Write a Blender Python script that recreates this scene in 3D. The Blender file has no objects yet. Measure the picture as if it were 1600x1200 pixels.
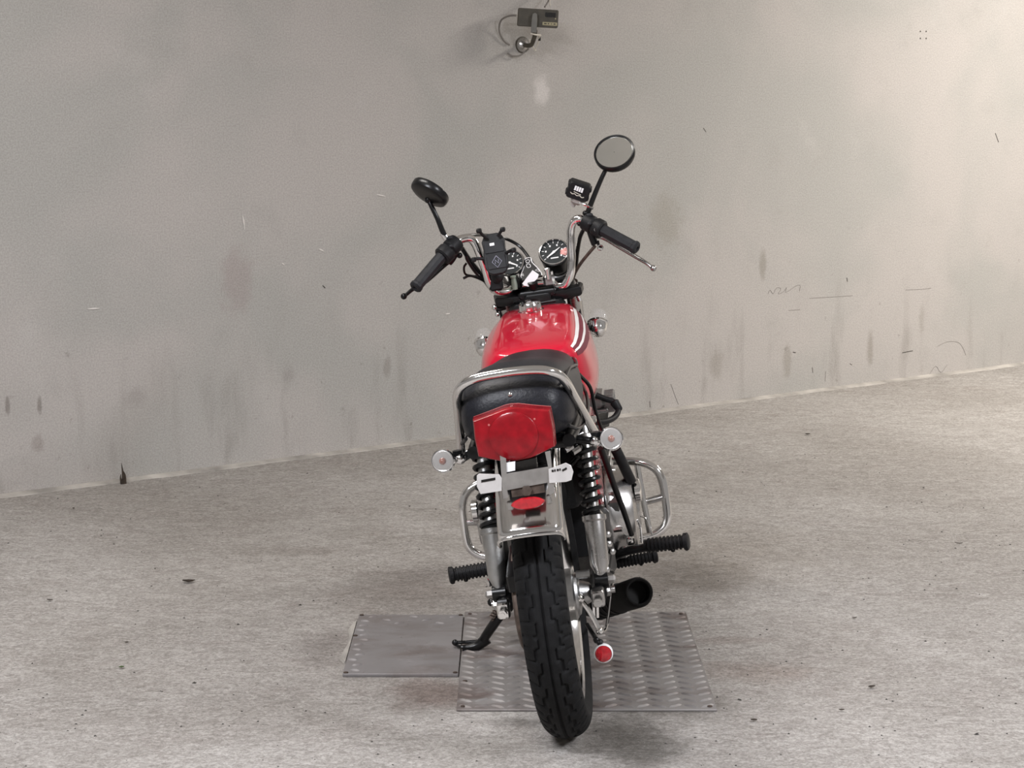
import bpy, math, random
from math import sin, cos, pi, radians as R
from mathutils import Vector as V, Matrix as M, Quaternion as Q
random.seed(7)
scene = bpy.context.scene
col = scene.collection

# ------------------------------------------------------------------ camera, world, lights, exposure
FPX, PITCH, CAMH = 3000.0, R(9.28), 1.456
cam_d = bpy.data.cameras.new('camera'); cam = bpy.data.objects.new('camera', cam_d); col.objects.link(cam)
cam_d.sensor_width = 36; cam_d.lens = FPX / 1600 * 36; cam_d.clip_end = 100
cam.location = (0, 0, CAMH); cam.rotation_euler = (R(90) - PITCH, 0, 0)
scene.camera = cam
scene.view_settings.view_transform = 'Standard'; scene.view_settings.look = 'None'
scene.view_settings.gamma = 1; scene.view_settings.use_curve_mapping = False
scene.view_settings.exposure = 0.06
w = bpy.data.worlds.new('garage_air'); scene.world = w; w.use_nodes = True
w.node_tree.nodes['Background'].inputs[0].default_value = (1.0, 0.955, 0.92, 1)
w.node_tree.nodes['Background'].inputs[1].default_value = 0.29

def area(name, loc, target, sx, sy, power, color=(1, .95, .9)):
    l = bpy.data.lights.new(name, 'AREA'); l.shape = 'RECTANGLE'; l.size = sx; l.size_y = sy; l.energy = power; l.color = color
    o = bpy.data.objects.new(name, l); col.objects.link(o); o.location = loc
    o.rotation_euler = (V(target) - V(loc)).to_track_quat('-Z', 'Y').to_euler()
    return o
area('ceiling_tube_light', (-1.05, 4.75, 2.85), (-1.0, 4.7, 0), 0.2, 1.2, 37, (1, .955, .91))
area('ceiling_tube_light', (3.85, 7.6, 2.9), (4.0, 8.0, 1.0), 1.6, 0.9, 222, (1, .945, .875))
area('ceiling_tube_light', (-1.3, 1.8, 2.85), (-1.2, 2.3, 0), 1.2, 0.3, 138, (.93, .945, 1.0))
area('ceiling_tube_light', (2.8, 2.1, 2.85), (2.7, 2.4, 0), 0.3, 1.2, 185, (.93, .945, 1.0))

# ------------------------------------------------------------------ frames
BX, BY, YAW, LEAN = 0.1336, 4.1116, R(3.63), R(8.35)      # where the rear tyre stands, heading, lean on the stand
BIKE = M.Translation((BX, BY, 0)) @ M.Rotation(-YAW, 4, 'Z') @ M.Rotation(-LEAN, 4, 'Y')
BINV = BIKE.inverted()
def ray(px, py):
    u, v = (px - 800) / FPX, (600 - py) / FPX
    return V((u, cos(PITCH) + v * sin(PITCH), -sin(PITCH) + v * cos(PITCH)))
def at(px, py, y):                       # a point of the motorcycle in its own frame, measured off the photo at depth y
    o = BINV @ V((0, 0, CAMH)); d = BINV.to_3x3() @ ray(px, py)
    return o + d * ((y - o.y) / d.y)
def fl(px, py, z=0.0):                   # a point on the floor
    d = ray(px, py); return V((0, 0, CAMH)) + d * ((z - CAMH) / d.z)
WALL = M.Translation((-0.19, 7.61, 0)) @ M.Rotation(R(35.0), 4, 'Z')
WINV = WALL.inverted()
def wl(px, py, out=0.0):                 # a point on the wall in wall coordinates
    o = WINV @ V((0, 0, CAMH)); d = WINV.to_3x3() @ ray(px, py)
    return o + d * ((-out - o.y) / d.y)

# ------------------------------------------------------------------ materials
def nt(m): return m.node_tree.nodes, m.node_tree.links
def mat(name, colr, rough=.5, metal=0, coat=0, spec=.5, var=0.0, vscale=20, bump=0.0, bscale=80, trans=0, ior=1.45, rvar=0.0, emit=0):
    m = bpy.data.materials.new(name); m.use_nodes = True
    n, l = nt(m); b = n['Principled BSDF']
    b.inputs['Base Color'].default_value = (*colr, 1); b.inputs['Roughness'].default_value = rough
    b.inputs['Metallic'].default_value = metal; b.inputs['Coat Weight'].default_value = coat
    b.inputs['Coat Roughness'].default_value = .06
    b.inputs['Specular IOR Level'].default_value = spec; b.inputs['Transmission Weight'].default_value = trans; b.inputs['IOR'].default_value = ior
    if emit: b.inputs['Emission Color'].default_value = (*colr, 1); b.inputs['Emission Strength'].default_value = emit
    tc = n.new('ShaderNodeTexCoord')
    if var or rvar:
        t = n.new('ShaderNodeTexNoise'); t.inputs['Scale'].default_value = vscale; t.inputs['Detail'].default_value = 6
        l.new(tc.outputs['Object'], t.inputs['Vector'])
        if var:
            r = n.new('ShaderNodeValToRGB'); l.new(t.outputs[0], r.inputs[0])
            r.color_ramp.elements[0].position = .3; r.color_ramp.elements[1].position = .7
            r.color_ramp.elements[0].color = (*[c * (1 - var) for c in colr], 1); r.color_ramp.elements[1].color = (*[min(1, c * (1 + var)) for c in colr], 1)
            l.new(r.outputs[0], b.inputs['Base Color'])
        if rvar:
            mr = n.new('ShaderNodeMapRange'); l.new(t.outputs[0], mr.inputs[0])
            mr.inputs[3].default_value = max(.02, rough - rvar); mr.inputs[4].default_value = rough + rvar
            l.new(mr.outputs[0], b.inputs['Roughness'])
    if bump:
        t2 = n.new('ShaderNodeTexNoise'); t2.inputs['Scale'].default_value = bscale; t2.inputs['Detail'].default_value = 4
        l.new(tc.outputs['Object'], t2.inputs['Vector'])
        bp = n.new('ShaderNodeBump'); bp.inputs['Strength'].default_value = bump; bp.inputs['Distance'].default_value = .002
        l.new(t2.outputs[0], bp.inputs['Height']); l.new(bp.outputs[0], b.inputs['Normal'])
    return m
RUB = mat('tyre_rubber', (.0065, .0065, .007), .75, var=.4, vscale=40, bump=.25, bscale=300, spec=.25)
CHR = mat('chrome', (.80, .79, .78), .11, 1, rvar=.06, vscale=25)
DCHR = mat('dull_chrome', (.5, .49, .48), .28, 1, rvar=.1, vscale=30)
ALU = mat('cast_aluminium', (.40, .40, .395), .36, 1, var=.25, vscale=22, bump=.2, bscale=250)
SOOT = mat('sooty_black', (.007, .0065, .006), .65, spec=.18, var=.4, vscale=30)
DALU = mat('dark_aluminium', (.16, .155, .15), .42, .9, var=.35, vscale=22)  # darker aluminium for the crankcase
STEEL = mat('grey_bracket_steel', (.30, .285, .27), .5, .6, var=.15, vscale=40)
ZINC = mat('pale_plate_metal', (.58, .56, .55), .45, .25, var=.1, vscale=30)
BLK = mat('black_paint', (.006, .006, .0065), .30, coat=.0, spec=.4, var=.3, vscale=30)
BLKP = mat('black_plastic', (.010, .010, .011), .5, spec=.3, var=.25, vscale=60, bump=.15, bscale=400)
GREYP = mat('grip_rubber', (.018, .0185, .021), .55, spec=.3, var=.2, vscale=60, bump=.2, bscale=400)
VIN = mat('seat_vinyl', (.008, .0085, .012), .42, var=.3, vscale=35, bump=.35, bscale=180, spec=.34)
RED = mat('tank_red', (.50, .005, .026), .35, spec=.2, coat=.9, var=.05, vscale=8)
MAR = mat('maroon_stripe', (.14, .006, .022), .5, spec=.25)
WHT = mat('white_stripe', (.82, .80, .80), .35, coat=.6)
LENS = mat('red_lens', (.23, .004, .009), .25, spec=.3, coat=.25, var=.25, vscale=45, bump=.15, bscale=180)
LENS2 = mat('red_reflector', (.42, .012, .02), .15, coat=.8, var=.3, vscale=90)
LENSP = mat('pale_red_rim', (.46, .13, .12), .25, coat=.4)
AMB = mat('amber_bulb', (.22, .07, .04), .25, coat=.3)
GLASS = mat('clear_lens', (.9, .9, .9), .05); GLASS.node_tree.nodes['Principled BSDF'].inputs['Alpha'].default_value = .10
SILV = mat('lamp_reflector', (.75, .74, .73), .2, .9)
WHITE = mat('white_plastic', (.85, .85, .86), .4)
MIRG = mat('mirror_glass', (.95, .97, .94), .04, 1)
DIAL = mat('dial_face', (.016, .020, .022), .55, spec=.3)
PINK = mat('red_zone', (.75, .36, .33), .5)
GREEN = mat('verdigris_brass', (.30, .36, .30), .5, .4)
BROWN = mat('rusty_steel', (.085, .062, .05), .6, .3, var=.4, vscale=60)
STRAPM = mat('painted_strap', (.15, .145, .13), .5, var=.15)
BOXG = mat('olive_grey_housing', (.062, .054, .040), .55, var=.2, vscale=40)
BOXD = mat('dark_window', (.01, .009, .008), .25)
LABY = mat('yellowed_label', (.36, .32, .20), .6)
CABLE = mat('grey_cable', (.18, .165, .15), .6)
CREAM = mat('cream_cable_tie', (.62, .58, .50), .55)
LEAF = mat('dead_leaf', (.035, .024, .016), .8, var=.5, vscale=80)
LEAFG = mat('green_leaf_scrap', (.06, .10, .03), .7, var=.4, vscale=80)
GRIT = mat('grit', (.05, .045, .04), .9, var=.5, vscale=30)
CHIP = mat('bare_plaster', (.62, .59, .56), .9, var=.1, vscale=60)
DARKM = mat('dark_scuff', (.07, .062, .055), .9)
SCUFF = mat('faint_scratch', (.215, .198, .18), .9)

def mix(n, l, a, b, fac, mode='MIX'):
    x = n.new('ShaderNodeMix'); x.data_type = 'RGBA'; x.blend_type = mode
    for s, v in ((0, fac), (6, a), (7, b)):
        if hasattr(v, 'is_linked'): l.new(v, x.inputs[s])
        elif s == 0: x.inputs[0].default_value = v
        else: x.inputs[s].default_value = (*v, 1)
    return x.outputs[2]
def noise(n, l, vec, sc, det=6, rough=.55, dist=0, scale3=None):
    if scale3:
        mp = n.new('ShaderNodeMapping'); mp.inputs['Scale'].default_value = scale3; l.new(vec, mp.inputs[0]); vec = mp.outputs[0]
    t = n.new('ShaderNodeTexNoise'); t.inputs['Scale'].default_value = sc; t.inputs['Detail'].default_value = det
    t.inputs['Roughness'].default_value = rough; t.inputs['Distortion'].default_value = dist; l.new(vec, t.inputs['Vector'])
    return t.outputs[0]
def ramp(n, l, v, a, b, lo=0.0, hi=1.0):
    m = n.new('ShaderNodeMapRange'); m.interpolation_type = 'SMOOTHSTEP'; l.new(v, m.inputs[0])
    m.inputs[1].default_value = a; m.inputs[2].default_value = b; m.inputs[3].default_value = lo; m.inputs[4].default_value = hi
    return m.outputs[0]
def math_(n, l, op, a, b):
    x = n.new('ShaderNodeMath'); x.operation = op
    for i, v in enumerate((a, b)):
        if hasattr(v, 'is_linked'): l.new(v, x.inputs[i])
        else: x.inputs[i].default_value = v
    return x.outputs[0]
def blob(n, l, vec, c, s, soft=.5, nz=None, namt=.6):      # ragged elliptical patch round c, for stains and painted-in shade (0..1)
    mp = n.new('ShaderNodeMapping'); mp.vector_type = 'POINT'
    mp.inputs['Location'].default_value = tuple(-a / b for a, b in zip(c, s)); mp.inputs['Scale'].default_value = tuple(1 / b for b in s)
    l.new(vec, mp.inputs[0])
    ln = n.new('ShaderNodeVectorMath'); ln.operation = 'LENGTH'; l.new(mp.outputs[0], ln.inputs[0]); d = ln.outputs['Value']
    if nz is not None: d = math_(n, l, 'ADD', d, math_(n, l, 'MULTIPLY', math_(n, l, 'SUBTRACT', nz, .5), namt * 2))
    return ramp(n, l, d, 1.0, 1.0 - soft)

def wall_mat():
    m = bpy.data.materials.new('painted_concrete_wall'); m.use_nodes = True; n, l = nt(m); b = n['Principled BSDF']
    b.inputs['Roughness'].default_value = .75; b.inputs['Specular IOR Level'].default_value = .25
    o = n.new('ShaderNodeTexCoord').outputs['Object']
    big = noise(n, l, o, 1.3, 5, .5, .4); mid = noise(n, l, o, 5, 8, .6); fine = noise(n, l, o, 70, 6, .7)
    c = mix(n, l, (.355, .345, .325), (.405, .38, .36), ramp(n, l, big, .38, .62))
    c = mix(n, l, c, (.33, .315, .295), ramp(n, l, mid, .53, .8, 0, .55))
    c = mix(n, l, c, (.44, .42, .40), ramp(n, l, noise(n, l, o, 3.1, 6, .6), .58, .78, 0, .5))
    sx = n.new('ShaderNodeSeparateXYZ'); l.new(o, sx.inputs[0])
    low = ramp(n, l, sx.outputs[2], .75, .05)                                  # splash dirt on the foot of the wall
    st = noise(n, l, o, 1, 6, .6, 0, (9, 1, 2.0))
    c = mix(n, l, c, (.205, .19, .17), math_(n, l, 'MULTIPLY', low, ramp(n, l, st, .5, .78, 0, .5)))
    sp = noise(n, l, o, 22, 4, .6)
    c = mix(n, l, c, (.20, .185, .165), math_(n, l, 'MULTIPLY', ramp(n, l, sp, .64, .74, 0, .6), ramp(n, l, sx.outputs[2], 1.1, .1)))
    rag = noise(n, l, o, 18, 6, .65)
    for px, py, w_, h_, colr, k in ((846, 142, .05, .085, (.56, .53, .51), .8), (1040, 345, .12, .15, (.26, .24, .20), .42), (370, 440, .09, .16, (.30, .25, .24), .45),
                                    (1192, 412, .03, .09, (.24, .22, .19), .6), (12, 633, .012, .045, (.15, .13, .115), .6), (62, 633, .012, .045, (.15, .13, .115), .6),
                                    (60, 692, .03, .05, (.25, .22, .20), .5), (210, 620, .06, .05, (.27, .25, .235), .4), (605, 575, .025, .06, (.22, .20, .18), .5),
                                    (450, 585, .035, .05, (.26, .24, .225), .45), (820, 60, .30, .11, (.25, .235, .215), .35),  # wide patch paints the soft shade round the surveillance camera
                                    (1360, 545, .03, .11, (.22, .20, .17), .55), (1230, 565, .04, .10, (.24, .22, .19), .5), (1440, 500, .025, .10, (.26, .24, .21), .4), (1120, 570, .06, .09, (.25, .23, .20), .4)):
        p = wl(px, py)
        c = mix(n, l, c, colr, math_(n, l, 'MULTIPLY', blob(n, l, o, (p.x, 0, p.z), (w_, 1, h_), .7, rag, .7), k))
    c = mix(n, l, c, mix(n, l, (.87, .87, .87), (1.11, 1.11, 1.11), ramp(n, l, noise(n, l, o, 170, 3, .8), .36, .64)), 1.0, 'MULTIPLY')
    l.new(c, b.inputs['Base Color'])
    bp = n.new('ShaderNodeBump'); bp.inputs['Strength'].default_value = .3; bp.inputs['Distance'].default_value = .004
    l.new(math_(n, l, 'ADD', fine, mid), bp.inputs['Height']); l.new(bp.outputs[0], b.inputs['Normal'])
    return m
def floor_mat():
    m = bpy.data.materials.new('worn_concrete_floor'); m.use_nodes = True; n, l = nt(m); b = n['Principled BSDF']
    b.inputs['Specular IOR Level'].default_value = .3
    o = n.new('ShaderNodeTexCoord').outputs['Object']
    big = noise(n, l, o, 1.1, 6, .55, .5); mid = noise(n, l, o, 6, 8, .65, .3); fine = noise(n, l, o, 90, 6, .75)
    c = mix(n, l, (.315, .297, .278), (.375, .358, .34), ramp(n, l, big, .36, .64))
    c = mix(n, l, c, (.27, .24, .22), ramp(n, l, mid, .5, .75, 0, .4))
    c = mix(n, l, c, (.45, .435, .42), ramp(n, l, noise(n, l, o, 9, 8, .7, 1.2), .56, .74, 0, .5))
    # broom marks and scuffs
    sc = noise(n, l, o, 1, 7, .75, 1.8, (26, 44, 1)); c = mix(n, l, c, (.20, .18, .165), ramp(n, l, sc, .60, .75, 0, .6))
    sk = noise(n, l, o, 55, 5, .7, 2.5); c = mix(n, l, c, (.16, .145, .135), ramp(n, l, sk, .63, .72, 0, .7))
    c = mix(n, l, c, (.52, .50, .48), ramp(n, l, noise(n, l, o, 70, 4, .7, 2.0), .64, .74, 0, .5))
    rag = noise(n, l, o, 7, 7, .7)
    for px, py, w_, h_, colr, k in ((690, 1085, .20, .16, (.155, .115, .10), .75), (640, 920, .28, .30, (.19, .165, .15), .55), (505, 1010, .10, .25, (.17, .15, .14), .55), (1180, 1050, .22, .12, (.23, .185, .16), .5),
                                    (1150, 1000, .16, .05, (.21, .175, .155), .5), (800, 1130, .10, .05, (.14, .13, .12), .6), (1050, 1085, .22, .3, (.16, .15, .135), .45), (1130, 860, .5, .5, (.22, .195, .165), .4),  # widest patch, right of the bike, paints in the dimmer floor band
                                    (960, 910, .35, .5, (.18, .155, .135), .5), (430, 860, .35, .12, (.22, .20, .18), .4), (985, 1160, .17, .26, (.095, .088, .08), .95), (1060, 1100, .16, .12, (.13, .115, .10), .6), (1100, 900, .22, .35, (.15, .13, .11), .6)):  # bike's shadow painted behind and right of it, mixed with oil stain
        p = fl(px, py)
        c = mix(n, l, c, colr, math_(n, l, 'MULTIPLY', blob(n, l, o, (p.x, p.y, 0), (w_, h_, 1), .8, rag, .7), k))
    g1 = ramp(n, l, noise(n, l, o, 105, 4, .8, .8), .36, .64)
    c = mix(n, l, c, mix(n, l, (.70, .69, .68), (1.22, 1.22, 1.22), g1), 1.0, 'MULTIPLY')
    g3 = ramp(n, l, noise(n, l, o, 1, 6, .7, 1.6, (16, 30, 1)), .34, .66)
    c = mix(n, l, c, mix(n, l, (.80, .785, .77), (1.14, 1.14, 1.14), g3), 1.0, 'MULTIPLY')
    g4 = noise(n, l, o, 1, 6, .75, 3.0, (22, 52, 1))                       # tyre rub and drag marks
    c = mix(n, l, c, (.14, .125, .115), ramp(n, l, g4, .60, .70, 0, .7))
    g2 = noise(n, l, o, 1, 5, .7, 2.2, (60, 130, 1))                       # fine scrape marks
    c = mix(n, l, c, (.15, .135, .125), ramp(n, l, g2, .58, .70, 0, .65))
    c = mix(n, l, c, (.50, .485, .47), ramp(n, l, g2, .42, .30, 0, .55))
    l.new(c, b.inputs['Base Color']); l.new(ramp(n, l, mid, .3, .7, .5, .75), b.inputs['Roughness'])
    bp = n.new('ShaderNodeBump'); bp.inputs['Strength'].default_value = .5; bp.inputs['Distance'].default_value = .004
    l.new(math_(n, l, 'ADD', fine, sk), bp.inputs['Height']); l.new(bp.outputs[0], b.inputs['Normal'])
    return m
def plate_mat(name, base, dirt):
    m = bpy.data.materials.new(name); m.use_nodes = True; n, l = nt(m); b = n['Principled BSDF']
    b.inputs['Metallic'].default_value = .3; b.inputs['Roughness'].default_value = .55
    o = n.new('ShaderNodeTexCoord').outputs['Object']
    c = mix(n, l, base, dirt, ramp(n, l, noise(n, l, o, 1, 6, .6, .6, (4, 9, 1)), .42, .68, 0, .85))
    c = mix(n, l, c, [v * 1.35 for v in base], ramp(n, l, noise(n, l, o, 24, 8, .7), .52, .75, 0, .5))
    c = mix(n, l, c, (.07, .055, .05), ramp(n, l, noise(n, l, o, 60, 5, .7), .62, .75, 0, .7))
    l.new(c, b.inputs['Base Color'])
    return m
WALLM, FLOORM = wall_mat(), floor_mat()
CEILM = mat('ceiling_concrete', (.66, .65, .63), .85, var=.12, vscale=2)
KERB = mat('pale_kerb', (.37, .347, .318), .8, var=.4, vscale=7, bump=.3, bscale=60)
PLM = plate_mat('tread_plate_steel', (.255, .24, .232), (.115, .085, .075))
PLM2 = plate_mat('smooth_plate_steel', (.24, .228, .228), (.165, .14, .13))

# ------------------------------------------------------------------ mesh helpers
def perp(d):
    a = V((0, 0, 1)) if abs(d.z) < .9 else V((1, 0, 0))
    u = d.cross(a).normalized(); return u, d.cross(u).normalized()
def spline(pts, k=6, closed=False):
    P = [V(p) for p in pts]; out = []; n = len(P)
    for i in range(n if closed else n - 1):
        p0 = P[(i - 1) % n] if closed or i else P[0] * 2 - P[1]
        p1, p2 = P[i], P[(i + 1) % n]
        p3 = P[(i + 2) % n] if closed or i + 2 < n else p2 * 2 - p1
        for j in range(k):
            t = j / k
            out.append(.5 * ((2 * p1) + (p2 - p0) * t + (2 * p0 - 5 * p1 + 4 * p2 - p3) * t * t + (3 * p1 - p0 - 3 * p2 + p3) * t ** 3))
    if not closed: out.append(P[-1])
    return out
class MB:
    def __init__(s): s.v = []; s.f = []
    def add(s, vs, fs):
        k = len(s.v); s.v += [tuple(a) for a in vs]; s.f += [tuple(i + k for i in f) for f in fs]; return s
    def rings(s, rings, closed=True, caps=True, loop=False):
        n = len(rings[0]); vs = [p for r in rings for p in r]; fs = []
        m = len(rings)
        for i in range(m if loop else m - 1):
            for j in range(n if closed else n - 1):
                a, b = i * n + j, i * n + (j + 1) % n; c, d = ((i + 1) % m) * n + (j + 1) % n, ((i + 1) % m) * n + j
                fs.append((a, b, c, d))
        if caps and closed and not loop:
            fs.append(tuple(range(n - 1, -1, -1))); fs.append(tuple((m - 1) * n + j for j in range(n)))
        return s.add(vs, fs)
    def tube(s, pts, r, n=10, k=6, smooth=True, closed=False):
        P = spline(pts, k, closed) if smooth else [V(p) for p in pts]
        m = len(P); rr = r if callable(r) else (lambda t: r)
        T = []
        for i in range(m):
            a = P[i - 1] if (i or closed) else P[0]; b = P[(i + 1) % m] if (i < m - 1 or closed) else P[-1]
            T.append((b - a).normalized())
        u, _ = perp(T[0]); rings = []
        for i in range(m):
            if i:
                q = T[i - 1].rotation_difference(T[i]); u = q @ u
            u = (u - T[i] * u.dot(T[i])).normalized(); w_ = T[i].cross(u); q = rr(i / max(1, m - 1))
            rings.append([P[i] + (u * cos(2 * pi * j / n) + w_ * sin(2 * pi * j / n)) * q for j in range(n)])
        return s.rings(rings, loop=closed)
    def lathe(s, prof, o, axis, n=24, caps=True, closed=False):         # prof: (radius, height along axis)
        ax = V(axis).normalized(); u, w_ = perp(ax); o = V(o)
        rings = [[o + ax * h + (u * cos(2 * pi * j / n) + w_ * sin(2 * pi * j / n)) * max(r, 1e-5) for j in range(n)] for r, h in prof]
        return s.rings(rings, caps=caps, loop=closed)
    def cyl(s, a, b, r, r2=None, n=16, bev=0):
        a, b = V(a), V(b); L = (b - a).length; r2 = r if r2 is None else r2
        pr = [(r - bev, 0), (r, bev), (r2, L - bev), (r2 - bev, L)] if bev else [(r, 0), (r2, L)]
        return s.lathe(pr, a, b - a, n)
    def ball(s, c, r, n=16, sc=(1, 1, 1), rot=None):
        c = V(c); rings = []
        for i in range(n // 2 + 1):
            t = pi * i / (n // 2); ring = []
            for j in range(n):
                p = V((sin(t) * cos(2 * pi * j / n) * sc[0], sin(t) * sin(2 * pi * j / n) * sc[1], cos(t) * sc[2])) * r
                if i in (0, n // 2): p = V((1e-6 * cos(2 * pi * j / n), 1e-6 * sin(2 * pi * j / n), cos(t) * sc[2] * r))
                ring.append(c + (rot @ p if rot else p))
            rings.append(ring)
        return s.rings(rings)
    def prism(s, out, o, u, v, depth, bev=0):                              # outline in (u,v), extruded along u x v
        o, u, v = V(o), V(u).normalized(), V(v).normalized(); nn = u.cross(v).normalized()
        cx = sum(p[0] for p in out) / len(out); cy = sum(p[1] for p in out) / len(out)
        def ring(h, ins):
            r = []
            for a, b in out:
                d = math.hypot(a - cx, b - cy); k = (d - ins) / d if d else 1
                r.append(o + u * (cx + (a - cx) * k) + v * (cy + (b - cy) * k) + nn * h)
            return r
        rs = [ring(0, bev), ring(bev, 0), ring(depth - bev, 0), ring(depth, bev)] if bev else [ring(0, 0), ring(depth, 0)]
        return s.rings(rs)
    def box(s, c, size, bev=.0, rot=None):
        hx, hy, hz = [a / 2 for a in size]; r = rot or M.Identity(3); c = V(c)
        u, v, n_ = r @ V((1, 0, 0)), r @ V((0, 1, 0)), r @ V((0, 0, 1))
        b2 = min(bev, hx * .9, hy * .9, hz * .9)
        o = [(-hx, -hy), (hx, -hy), (hx, hy), (-hx, hy)]
        if b2: o = [(-hx + b2, -hy), (hx - b2, -hy), (hx, -hy + b2), (hx, hy - b2), (hx - b2, hy), (-hx + b2, hy), (-hx, hy - b2), (-hx, -hy + b2)]
        return s.prism(o, c - n_ * hz, u, v, hz * 2, b2)
    def build(s, name, material, parent=None, sharp=38, kind=None, label=None, solid=0):
        me = bpy.data.meshes.new(name); me.from_pydata(s.v, [], s.f); me.update()
        me.shade_smooth(); me.set_sharp_from_angle(angle=R(sharp))
        me.materials.append(material)
        o = bpy.data.objects.new(name, me); col.objects.link(o)
        if parent: o.parent = parent
        if kind: o['kind'] = kind
        if label: o['label'] = label
        if solid:
            md = o.modifiers.new('solid', 'SOLIDIFY'); md.thickness = solid; md.offset = -1
        return o
def thing(name, label, cat, mw=None, group=None):
    o = bpy.data.objects.new(name, None); col.objects.link(o); o['label'] = label; o['category'] = cat
    o.empty_display_size = .1
    if mw is not None: o.matrix_world = mw
    if group: o['group'] = group
    return o
def tag(o, label, cat, group=None):
    o['label'] = label; o['category'] = cat
    if group: o['group'] = group
    return o
def clone(src, name, parent, mw):
    c = bpy.data.objects.new(name, src.data); col.objects.link(c); c.parent = parent; c.matrix_local = mw; return c
def rrect(w_, h_, r, k=4, cx=0, cy=0):
    o = []
    for sx, sy, a0 in ((1, 1, 0), (-1, 1, 90), (-1, -1, 180), (1, -1, 270)):
        for i in range(k + 1):
            a = R(a0 + 90 * i / k); o.append((cx + sx * (w_ / 2 - r) + r * cos(a), cy + sy * (h_ / 2 - r) + r * sin(a)))
    return o

# ------------------------------------------------------------------ the setting
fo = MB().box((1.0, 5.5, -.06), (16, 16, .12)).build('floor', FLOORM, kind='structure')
wm = MB().box((.9, .12, 1.6), (11, .24, 3.6)); wall = wm.build('wall_back', WALLM, kind='structure'); wall.matrix_world = WALL
MB().box((1.0, 5.5, 3.12), (16, 16, .12)).build('ceiling', CEILM, kind='structure')
wall['label'] = 'stained pale concrete wall'
kb = MB()
rings = []
for i in range(111):
    x = -4.5 + i * .1; j = .004 * sin(i * 2.3) + .003 * sin(i * .9)
    rings.append([V((x, .01, -.01)), V((x, -.040 + j, -.01)), V((x, -.036 + j, .003)), V((x, -.016 + j, .0055)), V((x, -.006, .008)), V((x, .01, .008))])
bb = kb.rings(rings).build('baseboard_back', KERB, kind='structure'); bb.matrix_world = WALL
bb['label'] = 'rough pale mortar strip along the foot of the wall'
# marks that stand on the wall
def wall_piece(name, pts, r, m):
    P = [wl(a, b) + V((0, -.0005, 0)) for a, b in pts]
    o = MB().tube(P, r, 5, 3).build(name, m, wall); o.scale = (1, 1, 1); return o
for a in (((379, 337), (381, 348), (382, 359)), ((498, 389), (506, 393)), ((588, 304), (602, 307)), ((137, 483), (155, 482)), ((696, 491), (703, 490)), ((440, 411), (444, 414))):
    wall_piece('paint_chip', a, lambda t: .0012 + .0022 * sin(pi * t), CHIP)
for px, py in ((1438, 49), (1447, 49), (1438, 60), (1447, 60)):
    p = wl(px, py); MB().cyl(p + V((0, -.001, 0)), p + V((0, .004, 0)), .004, n=8).build('drill_hole', DARKM, wall)
for i_, a in enumerate((((1323, 434), (1324, 440)), ((1269, 574), (1270, 582)), ((1239, 550), (1243, 551)), ((1015, 627), (1016, 636)), ((1410, 551), (1426, 548)), ((1099, 200), (1103, 206)), ((1555, 208), (1560, 222)), ((1328, 568), (1331, 570)), ((504, 446), (508, 450)))):
    wall_piece('dark_nick', a, .0018, SCUFF if i_ % 2 else DARKM)
for a in (((1200, 459), (1203, 453), (1208, 459), (1213, 450), (1220, 451), (1216, 459), (1224, 456), (1229, 449), (1227, 457), (1236, 452), (1243, 447), (1250, 446), (1249, 455)),
          ((1265, 466), (1300, 464), (1332, 462)), ((1415, 453), (1440, 452), (1455, 450)), ((1232, 485), (1250, 484)),
          ((1465, 541), (1480, 534), (1497, 535), (1505, 545), (1509, 555)), ((1290, 580), (1289, 596)), ((1452, 585), (1462, 572), (1470, 582), (1480, 570)), ((1048, 600), (1056, 622), (1060, 632))):
    wall_piece('scratch', a, .0009, SCUFF)

# steel plates let into the floor
def plate(name, x0, x1, y0, y1, z, m, label):
    t = thing(name, label, 'metal plate', M.Translation(((x0 + x1) / 2, (y0 + y1) / 2, 0)))
    MB().box((0, 0, z / 2), (x1 - x0, y1 - y0, z), .0015).build('sheet', m, t); return t
def ridges(t, m, cells):
    b = MB()
    for x, y, a, L in cells:
        r = M.Rotation(a, 3, 'Z'); u, v = r @ V((1, 0, 0)), r @ V((0, 1, 0)); c = V((x, y, .0058))
        o = [c + u * p + v * q + V((0, 0, h)) for p, q, h in ((-L, 0, 0), (-L * .6, -.0055, 0), (L * .6, -.0055, 0), (L, 0, 0), (L * .6, .0055, 0), (-L * .6, .0055, 0), (-L * .6, 0, .0036), (L * .6, 0, .0036))]
        b.add(o, [(0, 1, 6), (1, 2, 7, 6), (2, 3, 7), (3, 4, 7), (4, 5, 6, 7), (5, 0, 6)])
    return b.build('tread_ridges', m, t, kind='stuff')
p1 = plate('floor_plate', -.128, .472, 4.236, 5.045, .006, PLM, 'large tread-patterned steel plate under the motorcycle, wheel standing at its edge')
cs = []
for i in range(16):
    for j in range(19):
        x, y = -.28 + i * .0373, -.385 + j * .0425 + (i % 2) * .004
        if abs(x) < .285 and abs(y) < .39: cs.append((x, y, R(32 if i % 2 else -32) + random.uniform(-.05, .05), .0205))
ridges(p1, PLM, cs)
for sx, sy in ((-.285, -.385), (-.285, .38), (.285, .38), (.285, -.385), (-.285, -.2), (-.285, .1)):
    MB().lathe([(.006, .0058), (.006, .008), (.003, .009)], (sx, sy, 0), (0, 0, 1), 10).build('bolt', BROWN, p1)
p2 = plate('floor_plate', -.412, -.1305, 4.49, 5.005, .009, PLM2, 'smaller worn smooth steel plate left of the side stand')
cs = [(-.13 + random.uniform(0, .02), -.23 + j * .0425, R(20 if j % 2 else -20), .014) for j in range(11)] + [(-.10 + i * .036, .235 - (i % 3) * .03, R(-25 if i % 2 else 25), .015) for i in range(7)]
r2 = ridges(p2, PLM2, cs); r2.location.z = .003
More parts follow.
